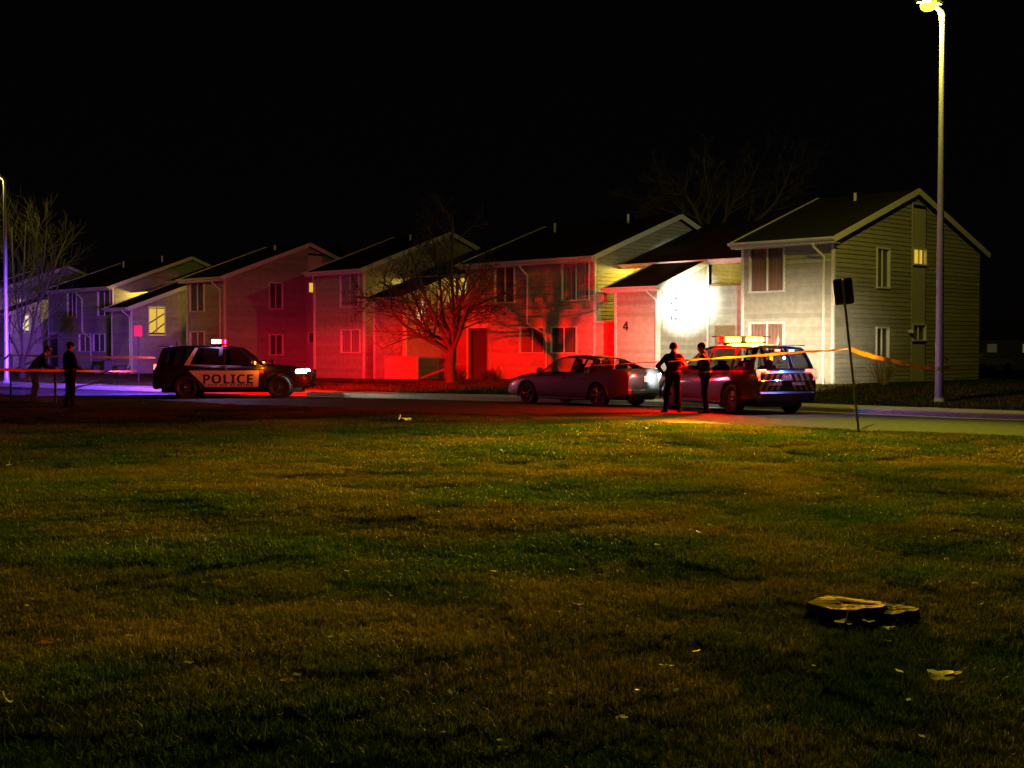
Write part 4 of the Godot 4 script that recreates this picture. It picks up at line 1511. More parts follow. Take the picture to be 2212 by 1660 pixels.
	for z in [-0.34, 0.34]:
		var to := b.to_local(W(-6.5, 0.6, 9.0))
		spot(b, Vector3(-0.675, 1.921, z), Vector3(to.x, 1.2, to.z), lin(1.0, 0.50, 0.02), 1500.0, 36.0, 1.0, 0.03)
	# lights behind the rear glass
	for q in [[-0.22, lin(1, 0.08, 0.02), 10.0], [0.2, lin(0.02, 0.25, 1.0), 10.0]]:
		st = T()
		box(st, Vector3(-2.46, 1.6, q[0]), Vector3(0.03, 0.05, 0.15), 0.01)
		mk("rear_window_light", st, glow(q[1], q[2]), b)
	lamp(b, Vector3(-2.62, 1.58, 0.2), lin(0.05, 0.2, 1.0), 4.0, 0.04)
	lamp(b, Vector3(-2.62, 1.58, -0.22), lin(1, 0.05, 0.0), 2.5, 0.04)
	# right-hand alley light, on towards the end block
	st = T()
	bx(st, Vector3(-0.64, 1.83, 0.575), Vector3(-0.46, 1.9, 0.62), 0.01)
	mk("alley_light", st, glow(lin(1, 1, 0.95), 20.0), b)
	spot(b, Vector3(-0.55, 1.921, 0.645), b.to_local(W(-28.2, 1.75, 40.4)), lin(1.0, 0.82, 0.56), 640.0, 21.0, 1.0, 0.02)
	# right pillar spotlight, trained on the stair entry wall
	var aim := b.to_local(W(-32.4, 3.5, 42.2))
	var sp := Vector3(1.08, 1.2, 1.06)
	var sd := (aim - sp).normalized()
	st = T()
	tube(st, [sp - sd * 0.12, sp - sd * 0.1, sp, sp + sd * 0.02], [0.03, 0.07, 0.085, 0.085], 14)
	mk("spotlight_head", st, M.chrome, b)
	st = T()
	tube(st, [sp + sd * 0.021, sp + sd * 0.03], [0.08, 0.075], 14)
	mk("spotlight_lens", st, glow(lin(1, 1, 0.92), 20.0), b)
	spot(b, sp + sd * 0.1, aim, lin(0.97, 1.0, 0.88), 2400.0, 5.6, 1.0, 0.02)
	spot(b, sp + sd * 0.1, aim, lin(0.97, 1.0, 0.85), 40.0, 14.0, 1.0, 0.02)
	# chevrons, number and lettering on the tailgate
	for s in [-1.0, 1.0]:
		for k in 5:
			st = T()
			var z0: float = s * (0.06 + k * 0.17)
			quad(st, Vector3(-2.552, 0.62, z0), Vector3(-2.552, 0.62, z0 + s * 0.085), Vector3(-2.556, 0.62 + 0.4, z0 - s * 0.115 + s * 0.0), Vector3(-2.556, 0.62 + 0.4, z0 - s * 0.2))
			if k > 0:
				mk("chevron_stripe", st, mat(lin(0.3, 0.2, 0.04), 0.4), b)
	for line in [["203", 0.11, 0.93, 0.0, lin(0.75, 0.7, 0.55)], ["ELMIRA", 0.075, 0.78, 0.34, lin(0.6, 0.55, 0.45)], ["POLICE", 0.075, 0.78, -0.34, lin(0.6, 0.55, 0.45)]]:
		var t := mk("lettering", text_mesh(line[0], line[1], 700), mat(line[4], 0.5), b)
		t.rotation.y = -PI / 2
		t.position = Vector3(-2.566, line[2], -line[3])
	# parked saloon
	S = {"front": 2.42, "rear": -2.48, "w": 0.92, "af": 1.44, "ar": -1.385, "wr": 0.338, "arch": 0.385, "sill": 0.24, "belt": 0.93,
		"top": [[-2.48, 0.86], [-2.42, 1.0], [-2.3, 1.04], [-1.85, 1.035], [-1.6, 1.0], [-0.5, 0.95], [0.95, 0.90], [1.2, 0.9], [1.8, 0.82], [2.15, 0.74], [2.34, 0.66], [2.42, 0.55]],
		"roof": [[-1.95, 1.06], [-1.5, 1.26], [-1.1, 1.38], [-0.7, 1.44], [-0.2, 1.47], [0.15, 1.455], [0.4, 1.40], [0.6, 1.32]],
		"roof_w": 0.585, "roof_rear": -1.05, "roof_front": 0.35, "cabin0": -1.85, "cabin1": 0.98,
		"win": [[-1.35, -0.42, -0.95, -0.4], [-0.32, 0.93, -0.32, 0.32]],
		"pillars": [[-1.9, -1.33, -1.08, -0.92], [-0.44, -0.3, -0.42, -0.3], [0.91, 1.02, 0.3, 0.38]],
		"seams": [-1.05, -0.36, 0.96], "handles": [-0.92, -0.1], "handle_mat": M.chrome, "mirror": 0.78,
		"shield": [1.02, 0.33], "hatch": [-1.88, -1.05]}
	var hd := Vector2(-0.99, 0.02).normalized()
	var sw := on_ground(1294.8, 879.5, 0.005)
	var sright := Vector3(hd.y, 0, hd.x)
	var at3 := sw + Vector3(hd.x, 0, -hd.y) * 1.385 + sright * 0.8 * (1.0 if sright.z < 0 else -1.0)
	var c := place_car("parked_car", "dark grey saloon car parked at the far kerb before the red-lit wall", "car", at3, hd)
	car_common(c, M.grey_paint, M.car_glass, false)
	for s in [-1.0, 1.0]:
		st = T()
		box(st, Vector3(2.14, 0.7, s * 0.70), Vector3(0.42, 0.1, 0.2), 0.04, Basis(Vector3.UP, s * 0.45))
		mk("headlight", st, paint(lin(0.6, 0.6, 0.6)), c)
		st = T()
		box(st, Vector3(-2.30, 0.91, s * 0.74), Vector3(0.36, 0.13, 0.16), 0.04, Basis(Vector3.UP, -s * 0.4))
		box(st, Vector3(-2.46, 0.9, s * 0.58), Vector3(0.06, 0.11, 0.26), 0.03)
		mk("taillight", st, paint(lin(0.55, 0.10, 0.06)), c)
		st = T()
		box(st, Vector3(-2.47, 0.5, s * 0.72), Vector3(0.03, 0.05, 0.16), 0.01)
		mk("reflector", st, paint(lin(0.5, 0.04, 0.03)), c)
	st = T()
	box(st, Vector3(-2.40, 0.44, 0), Vector3(0.22, 0.26, 1.5), 0.09)
	mk("rear_bumper", st, M.grey_paint, c)
	st = T()
	box(st, Vector3(-2.5, 0.8, 0), Vector3(0.012, 0.16, 0.32), 0.005)
	mk("licence_plate", st, mat(lin(0.8, 0.8, 0.78), 0.4), c)
	st = T()
	box(st, Vector3(2.36, 0.42, 0), Vector3(0.2, 0.24, 1.5), 0.08)
	mk("bumper", st, M.grey_paint, c)
	st = T()
	box(st, Vector3(2.40, 0.56, 0), Vector3(0.1, 0.16, 0.8), 0.03)
	mk("grille", st, M.plastic, c)
	st = T()
	box(st, Vector3(-2.36, 1.065, 0), Vector3(0.16, 0.02, 1.3), 0.008)
	mk("spoiler", st, M.grey_paint, c)
	# pale car far beyond the end gable
	var fc := thing("far_car", "pale car far off beyond the end gable", "car", at_depth(2130, 776, 95.0), PI / 4 + 0.5)
	fc.position.y = 0.05
	st = T()
	box(st, Vector3(0, 0.6, 0), Vector3(4.2, 0.6, 1.7), 0.2)
	mk("body", st, mat(lin(0.5, 0.5, 0.48), 0.5), fc)
	st = T()
	box(st, Vector3(-0.2, 1.1, 0), Vector3(2.2, 0.5, 1.5), 0.22)
	mk("roof", st, mat(lin(0.5, 0.5, 0.48), 0.5), fc)
	for x in [-1.3, 1.3]:
		for z in [-0.75, 0.75]:
			st = T()
			lathe(st, [Vector2(0, 0.1), Vector2(0.32, 0.1), Vector2(0.32, -0.1), Vector2(0, -0.1)], 14, Transform3D(Basis(Vector3.RIGHT, PI / 2), Vector3(x, 0.32, z)))
			mk("wheel", st, M.rubber, fc)

# ---------------------------------------------------------------- street furniture
func lamp_post(label: String, base: Vector3, h: float, towards: Vector3, beam: float, spill: float, aim: Vector3) -> void:
	var root := thing("street_lamp", label, "street lamp", base, 0.0, "street lamps on the far verge")
	var st := T()
	var pts := []
	var rs := []
	for i in 9:
		pts.append(Vector3(0, lerpf(-0.1, h - 0.25, i / 8.0), 0))
		rs.append(lerpf(0.118, 0.062, i / 8.0))
	tube(st, pts, rs, 16)
	mk("pole", st, M.galv, root)
	st = T()
	lathe(st, [Vector2(0.21, -0.02), Vector2(0.21, 0.03), Vector2(0.14, 0.06), Vector2(0.12, 0.2)], 16)
	mk("base_flange", st, M.galv, root)
	st = T()
	var t := towards.normalized()
	tube(st, [Vector3(0, h - 0.3, 0), Vector3(0, h - 0.12, 0), t * 0.06 + Vector3(0, h, 0), t * 0.2 + Vector3(0, h + 0.06, 0), t * 0.34 + Vector3(0, h + 0.08, 0)], [0.07, 0.085, 0.08, 0.06, 0.045], 12)
	mk("arm", st, M.galv, root)
	var hp := t * 0.62 + Vector3(0, h + 0.14, 0)
	var yaw := atan2(-t.z, t.x)
	st = T()
	box(st, hp + Vector3(0, 0.06, 0), Vector3(0.8, 0.14, 0.46), 0.06, Basis(Vector3.UP, yaw))
	var head := mk("lamp_head", st, M.galv, root)
	st = T()
	var xf := Transform3D(Basis(Vector3.UP, yaw).scaled(Vector3(1.5, 1, 1)), hp + t * 0.03)
	lathe(st, [Vector2(0.145, 0.02), Vector2(0.16, -0.05), Vector2(0.14, -0.15), Vector2(0.08, -0.21), Vector2(0, -0.23)], 16, xf)
	mk("lens", st, glow(lin(0.75, 1.0, 0.05), 3.0), head)
	lamp(root, hp + Vector3(0, -0.08, 0), lin(1.0, 0.83, 0.10), spill, 0.06)
	spot(root, hp + Vector3(0, -0.06, 0), aim - base, lin(0.97, 0.93, 0.05), beam, 42.0, 1.0, 0.08)

func ribbon(called: String, label: String, pts: Array, w: float, sag: float, twist: Array) -> void:
	var root := thing(called, label, "tape", pts[0], 0.0, "police tape")
	var st := T()
	st.set_smooth_group(1)
	var n := 24
	var pa := []
	var pb := []
	var k := 0.0
	for i in pts.size() - 1:
		for j in n:
			var t := float(j) / n
			var p: Vector3 = pts[i].lerp(pts[i + 1], t) - pts[0]
			p.y -= sag * 4.0 * t * (1.0 - t)
			p.y += 0.004 * sin((i * n + j) * 0.9)
			var d: Vector3 = (pts[i + 1] - pts[i]).normalized()
			var tw: float = lerpf(twist[i], twist[i + 1], t) + 0.25 * sin((i * n + j) * 0.55)
			var side := d.cross(Vector3.UP).normalized()
			var o := (Vector3.UP * cos(tw) + side * sin(tw)) * w * 0.5
			pa.append(p + o)
			pb.append(p - o)
	for i in pa.size() - 1:
		quad(st, pa[i], pa[i + 1], pb[i + 1], pb[i])
	st.set_smooth_group(-1)
	mk("strip", st, M.tape, root)

func plate_sign(called: String, label: String, base: Vector3, top: Vector3, w: float, h: float, face: Vector3, m: Material, back: Material, low := 0.0) -> void:
	var root := thing(called, label, "sign", base)
	var st := T()
	var d := top - base
	bar(st, -d.normalized() * 0.1, d, 0.06, 0.035, 0.008)
	mk("post", st, M.galv if low == 0.0 else M.bark, root)
	var up := d.normalized()
	var z := face.normalized()
	var x := up.cross(z).normalized()
	z = x.cross(up)
	st = T()
	# rounded plate, with thickness
	var ring := []
	for q in [[1, 1, 0.0], [-1, 1, PI / 2], [-1, -1, PI], [1, -1, PI * 1.5]]:
		for s in 4:
			var a: float = q[2] + PI / 2 * s / 3.0
			ring.append(x * (q[0] * (w / 2 - 0.04) + 0.04 * cos(a)) + up * (q[1] * (h / 2 - 0.04) + 0.04 * sin(a)))
	var c := d - up * (h * 0.5) + up * 0.02 + z * 0.03
	for i in ring.size():
		var j := (i + 1) % ring.size()
		tri(st, c + z * 0.003, c + z * 0.003 + ring[j], c + z * 0.003 + ring[i])
		tri(st, c - z * 0.003, c - z * 0.003 + ring[i], c - z * 0.003 + ring[j])
		quad(st, c + ring[i] + z * 0.003, c + ring[j] + z * 0.003, c + ring[j] - z * 0.003, c + ring[i] - z * 0.003)
	mk("plate", st, m, root)

func street_furniture() -> void:
	var p1 := on_ground(2029, 874, 0.14)
	lamp_post("galvanised street lamp before the end gable with tape tied round its pole", p1, 10.6, Vector3(-0.1, 0, 1), 1000.0, 48.0, W(-11.5, 0, 13.5))
	var p2 := W(-58.75, 0.14, 26.35)
	lamp_post("street lamp farther up the road beside the bare upright tree", p2, 9.2, Vector3(-0.75, 0, 0.65), 45.0, 6.0, W(-76, 3.5, 40))
	# leaning sign seen from behind
	var sb := on_ground(1856, 938, 0.03)
	var st2 := at_depth(1820, 604, 25.4)
	plate_sign("leaning_sign", "dark back of a rounded sign on a leaning post with tape tied to it", sb, st2, 0.36, 0.5, Vector3(-0.55, 0, -0.8), mat(lin(0.045, 0.03, 0.02), 0.6), M.dark)
	var rb := on_ground(299, 828, 0.1)
	var rt: Vector3 = at_depth(298, 706, ((rb - Vector3(0, EYE, 0)).length()))
	plate_sign("red_sign", "small red sign on a thin post before the far apartment row", rb, Vector3(rb.x, rt.y, rb.z), 0.36, 0.5, Vector3(0.7, 0, 0.7), mat(lin(0.75, 0.05, 0.03), 0.4), M.dark, 1.0)
	# police tape
	var tie: Vector3 = at_depth(1836, 754, 25.7)
	var pole := at_depth(2021, 796, 36.2)
	ribbon("police_tape", "orange tape strung from the leaning sign past two standing people to the parked car", [tie, at_depth(1741, 760, 28.0), at_depth(1534, 775, 32.0), at_depth(1389, 783.5, 34.8), at_depth(1262, 790, 37.4)], 0.055, 0.01, [1.1, 0.4, 0.9, 1.0, 1.2])
	ribbon("police_tape", "wide orange tape sagging from the leaning sign to the lamp pole", [tie, at_depth(1930, 780, 31.0), pole], 0.09, 0.03, [0.7, 0.15, 0.0])
	ribbon("police_tape", "tape end looped round the street lamp pole", [pole + Vector3(0.13, 0, 0.02), pole + Vector3(0.18, -0.01, -0.22), pole + Vector3(0.3, 0.05, -0.3), pole + Vector3(0.28, 0.2, -0.22), pole + Vector3(0.1, 0.36, -0.12)], 0.075, 0.0, [0.0, 0.3, 0.2, 0.4, 0.1])
	ribbon("police_tape", "upper orange tape from the lamp post to the rear of the crosswise police car", [at_depth(-40, 767, 62.0), at_depth(20, 768, 60.0), at_depth(352, 773, 46.5)], 0.085, 0.02, [0.2, 0.3, 0.5])
	ribbon("police_tape", "lower orange tape crossing before two people and the chain-link fence", [at_depth(-60, 796, 34.5), at_depth(150, 801, 36.2), at_depth(299, 802, 57.0)], 0.07, 0.02, [0.3, 0.5, 0.6])
	fence()

func fence() -> void:
	var a := on_ground(119.5, 873, 0.03)
	var b := on_ground(23, 868, 0.03)
	var c := b + (b - a) * 1.6
	var root := thing("chain_link_fence", "low chain-link fence end with pipe rail beside two standing people", "fence", a)
	var h := 1.0
	var st: SurfaceTool
	var k := 0
	for p in [a, b, c]:
		st = T()
		var q: Vector3 = p - a
		tube(st, [q - Vector3(0, 0.1, 0), q + Vector3(0, h + 0.02, 0)], [0.036 if k == 0 else 0.026, 0.036 if k == 0 else 0.026], 10)
		mk("post", st, M.dark, root)
		k += 1
	st = T()
	tube(st, [Vector3(0, h, 0), c - a + Vector3(0, h, 0)], [0.024, 0.024], 10)
	mk("top_rail", st, M.galv, root)
	st = T()
	var d: Vector3 = c - a
	var l := d.length()
	d = d / l
	var s := 0.07
	var nrows := int(0.92 / s)
	for i in range(-nrows, int(l / s) + 1):
		for dir in [1, -1]:
			var x0 := i * s if dir == 1 else (i + nrows) * s
			var y0 := 0.04
			var x1: float = x0 + dir * nrows * s
			var y1 := 0.04 + nrows * s
			# cut to the panel
			var t0 := 0.0
			var t1 := 1.0
			if absf(x1 - x0) > 0.0:
				var ta := (0.0 - x0) / (x1 - x0)
				var tb := (l - x0) / (x1 - x0)
				t0 = maxf(t0, minf(ta, tb))
				t1 = minf(t1, maxf(ta, tb))
			if t1 - t0 < 0.02:
				continue
			tube(st, [d * lerpf(x0, x1, t0) + Vector3(0, lerpf(y0, y1, t0), 0), d * lerpf(x0, x1, t1) + Vector3(0, lerpf(y0, y1, t1), 0)], [0.0022, 0.0022], 3, false)
	stuff(mk("wire_mesh", st, M.galv, root))

# ---------------------------------------------------------------- people
# bones: [a, b, radius at a, radius at b, colour]; joined with a smooth minimum and meshed as surface nets
func flesh(st: SurfaceTool, bones: Array, cell: float, k: float) -> void:
	var lo := Vector3.INF
	var hi := -Vector3.INF
	for b in bones:
		var r: float = maxf(b[2], b[3]) + cell * 3
		lo = lo.min(b[0] - Vector3.ONE * r).min(b[1] - Vector3.ONE * r)
		hi = hi.max(b[0] + Vector3.ONE * r).max(b[1] + Vector3.ONE * r)
	var n := Vector3i(((hi - lo) / cell).ceil()) + Vector3i.ONE
	var fld := PackedFloat32Array()
	fld.resize(n.x * n.y * n.z)
	fld.fill(1.0)
	var best := PackedFloat32Array()
	best.resize(fld.size())
	best.fill(1e9)
	var who := PackedInt32Array()
	who.resize(fld.size())
	for bi in bones.size():
		var b: Array = bones[bi]
		var pa: Vector3 = b[0]
		var pb: Vector3 = b[1]
		var ba := pb - pa
		var l2 := maxf(ba.length_squared(), 1e-9)
		var ra: float = b[2]
		var rb: float = b[3]
		var m: float = maxf(ra, rb) + k + cell * 2
		var i0 := Vector3i(((pa.min(pb) - Vector3.ONE * m - lo) / cell).floor()).clamp(Vector3i.ZERO, n - Vector3i.ONE)
		var i1 := Vector3i(((pa.max(pb) + Vector3.ONE * m - lo) / cell).ceil()).clamp(Vector3i.ZERO, n - Vector3i.ONE)
		for x in range(i0.x, i1.x + 1):
			for y in range(i0.y, i1.y + 1):
				for z in range(i0.z, i1.z + 1):
					var p := lo + Vector3(x, y, z) * cell
					var t := clampf((p - pa).dot(ba) / l2, 0.0, 1.0)
					var d := p.distance_to(pa + ba * t) - lerpf(ra, rb, t)
					if d > m:
						continue
					var id := (x * n.y + y) * n.z + z
					if d < best[id]:
						best[id] = d
						who[id] = bi
					var o := fld[id]
					if o >= 1.0:
						fld[id] = d
					else:
						var h := clampf(0.5 + 0.5 * (o - d) / k, 0.0, 1.0)
						fld[id] = lerpf(o, d, h) - k * h * (1.0 - h)
	var verts := {}
	var off := [Vector3i(0, 0, 0), Vector3i(1, 0, 0), Vector3i(0, 1, 0), Vector3i(1, 1, 0), Vector3i(0, 0, 1), Vector3i(1, 0, 1), Vector3i(0, 1, 1), Vector3i(1, 1, 1)]
	var edges := [[0, 1], [2, 3], [4, 5], [6, 7], [0, 2], [1, 3], [4, 6], [5, 7], [0, 4], [1, 5], [2, 6], [3, 7]]
	for x in n.x - 1:
		for y in n.y - 1:
			for z in n.z - 1:
				var id := (x * n.y + y) * n.z + z
				if fld[id] > cell * 2.5:
					continue
				var v := []
				var inside := 0
				for o in off:
					var f := fld[((x + o.x) * n.y + y + o.y) * n.z + z + o.z]
					v.append(f)
					if f < 0.0:
						inside += 1
				if inside == 0 or inside == 8:
					continue
				var sum := Vector3.ZERO
				var cnt := 0
				for e in edges:
					var f0: float = v[e[0]]
					var f1: float = v[e[1]]
					if (f0 < 0.0) != (f1 < 0.0):
						sum += Vector3(off[e[0]]).lerp(Vector3(off[e[1]]), f0 / (f0 - f1))
						cnt += 1
				verts[id] = [lo + (Vector3(x, y, z) + sum / cnt) * cell, bones[who[id]][4]]
	st.set_smooth_group(1)
	for id in verts:
		var z: int = id % n.z
		var y: int = (id / n.z) % n.y
		var x: int = id / (n.z * n.y)
		var f0 := fld[id]
		for ax in 3:
			var st1: int = [n.y * n.z, n.z, 1][ax]
			var b1: int = [n.z, 1, n.y * n.z][ax]
			var c1: int = [1, n.y * n.z, n.z][ax]
			if id + st1 >= fld.size():
				continue
			var f1 := fld[id + st1]
			if (f0 < 0.0) == (f1 < 0.0):
				continue
			var q := [id, id - b1, id - b1 - c1, id - c1]
			if not (verts.has(q[1]) and verts.has(q[2]) and verts.has(q[3])):
				continue
			if f0 < 0.0:
				q.reverse()
			for t in [[0, 1, 2], [0, 2, 3]]:
				for s in t:
					st.set_color(verts[q[s]][1])
					st.add_vertex(verts[q[s]][0])
	st.set_smooth_group(-1)

# J: joints in metres, x to the person's right... local axes: z- is the way they face, y up, x right
func person(label: String, at: Vector3, turn: float, J: Dictionary, cloth: Color, trousers: Color, cap: bool) -> void:
	var root := thing("person", label, "person", at, turn)
	var skin := Color(0.30, 0.17, 0.11)
	var hair := Color(0.015, 0.012, 0.010)
	var shoe := Color(0.012, 0.012, 0.012)
	var st := T()
	var hip: Vector3 = J.hip
	var ch: Vector3 = J.chest
	var nk: Vector3 = J.neck
	var hd: Vector3 = J.head
	var fw: Vector3 = J.get("look", Vector3(0, 0, -1)).normalized()
	var rt := fw.cross(Vector3.UP).normalized()
	var sr: Vector3 = J.get("right", Vector3.RIGHT)
	var bones := [
		[hip + sr * 0.075, hip - sr * 0.075, 0.125, 0.125, trousers], [hip + Vector3(0, 0.08, 0) + sr * 0.05, ch - sr * 0.0, 0.14, 0.15, cloth], [hip + Vector3(0, 0.08, 0) - sr * 0.05, ch, 0.14, 0.15, cloth],
		[ch + sr * 0.09, ch - sr * 0.09, 0.135, 0.135, cloth], [ch + (nk - ch) * 0.62 + sr * 0.12, ch + (nk - ch) * 0.62 - sr * 0.12, 0.085, 0.085, cloth],
		[ch + (nk - ch) * 0.7, nk, 0.085, 0.06, cloth], [nk, hd - Vector3(0, 0.04, 0), 0.058, 0.058, skin]]
	for s in ["r", "l"]:
		var sg := 1.0 if s == "r" else -1.0
		var sh: Vector3 = ch + (nk - ch) * 0.6 + sr * 0.185 * sg
		var el: Vector3 = J["elbow_" + s]
		var wr: Vector3 = J["wrist_" + s]
		bones.append([sh, el, 0.068, 0.052, cloth])
		bones.append([el, wr, 0.052, 0.038, cloth])
		var th := hip + sr * 0.095 * sg - Vector3(0, 0.03, 0)
		var kn: Vector3 = J["knee_" + s]
		var an: Vector3 = J["ankle_" + s]
		bones.append([th, kn, 0.098, 0.068, trousers])
		bones.append([kn, an, 0.07, 0.058, trousers])
		var toe: Vector3 = J.get("toe_" + s, an + Vector3(0.03 * sg, -0.05, -0.17))
		bones.append([an + Vector3(0, -0.045, 0.05), toe, 0.046, 0.038, shoe])
	flesh(st, bones, 0.019, 0.045)
	# head: skull, jaw, nose, ears, hair
	var up := (hd - nk).normalized().lerp(Vector3.UP, 0.5).normalized()
	var head := [
		[hd + up * 0.035, hd + up * 0.03 + fw * 0.02, 0.098, 0.09, hair], [hd + fw * 0.03 - up * 0.02, hd + fw * 0.035 - up * 0.07, 0.075, 0.055, skin], [hd + fw * 0.045 + up * 0.03, hd + fw * 0.05 - up * 0.03, 0.068, 0.06, skin],
		[hd + fw * 0.105 + up * 0.005, hd + fw * 0.118 - up * 0.025, 0.012, 0.017, skin], [hd + rt * 0.088, hd + rt * 0.094 - up * 0.03, 0.018, 0.014, skin], [hd - rt * 0.088, hd - rt * 0.094 - up * 0.03, 0.018, 0.014, skin],
		[nk, hd - up * 0.03, 0.056, 0.056, skin], [hd + fw * 0.085 - up * 0.075 + rt * 0.02, hd + fw * 0.085 - up * 0.075 - rt * 0.02, 0.012, 0.012, Color(0.22, 0.09, 0.07)]]
	flesh(st, head, 0.011, 0.022)
	for s in ["r", "l"]:
		var sg := 1.0 if s == "r" else -1.0
		var wr: Vector3 = J["wrist_" + s]
		var el: Vector3 = J["elbow_" + s]
		var d: Vector3 = J.get("hand_" + s, (wr - el)).normalized()
		var pn := d.cross(sr * sg).normalized()
		if pn.length() < 0.1:
			pn = Vector3.BACK
		var ac := pn.cross(d).normalized()
		var hb := [[wr - d * 0.02, wr + d * 0.085, 0.033, 0.03, skin], [wr + d * 0.05 + ac * 0.02, wr + d * 0.085 + ac * 0.028, 0.024, 0.02, skin], [wr + d * 0.05 - ac * 0.02, wr + d * 0.085 - ac * 0.028, 0.024, 0.02, skin]]
		for k in 4:
			var o := ac * (k - 1.5) * 0.021
			var fl: float = [0.068, 0.078, 0.072, 0.056][k]
			var p0 := wr + d * 0.085 + o
			var p1 := p0 + (d * 0.85 + pn * 0.35) * fl * 0.55
			hb.append([p0, p1, 0.0105, 0.0095, skin])
			hb.append([p1, p1 + (d * 0.45 + pn * 0.8) * fl * 0.5, 0.0095, 0.008, skin])
		hb.append([wr + d * 0.03 + ac * 0.03, wr + d * 0.075 + ac * 0.06 + pn * 0.02, 0.013, 0.0105, skin])
		hb.append([wr + d * 0.075 + ac * 0.06 + pn * 0.02, wr + d * 0.11 + ac * 0.062 + pn * 0.035, 0.0105, 0.009, skin])
		flesh(st, hb, 0.0065, 0.012)
	st.generate_normals()
	mk("body", st.commit(), M.vertex, root)
	# duty belt and its pouches
	st = T()
	var xf := Transform3D(Basis(sr, Vector3.UP, sr.cross(Vector3.UP)).scaled(Vector3(1.22, 1, 0.98)), hip + Vector3(0, 0.09, 0))
	lathe(st, [Vector2(0.158, -0.028), Vector2(0.166, -0.025), Vector2(0.166, 0.025), Vector2(0.158, 0.028)], 20, xf)
	for a in [0.2, 1.0, 2.2, 3.0, 4.3]:
		box(st, xf * Vector3(0.175 * cos(a), -0.02, 0.175 * sin(a)), Vector3(0.05, 0.12, 0.06), 0.015, Basis(Vector3.UP, -a))
	mk("duty_belt", st, M.plastic, root)
	if cap:
		st = T()
		var cf := Transform3D(Basis(rt, up, rt.cross(up).normalized()), hd + up * 0.05)
		lathe(st, [Vector2(0.112, -0.02), Vector2(0.112, 0.03), Vector2(0.09, 0.075), Vector2(0.04, 0.095), Vector2(0, 0.098)], 16, cf)
		grid(st, func(u, v):
			var a := lerpf(-0.9, 0.9, u)
			return hd + up * (0.03 - 0.012 * v) + (fw * cos(a) + rt * sin(a)) * (0.105 + 0.075 * v * cos(a)), 8, 2)
		mk("cap", st, M.dark, root)

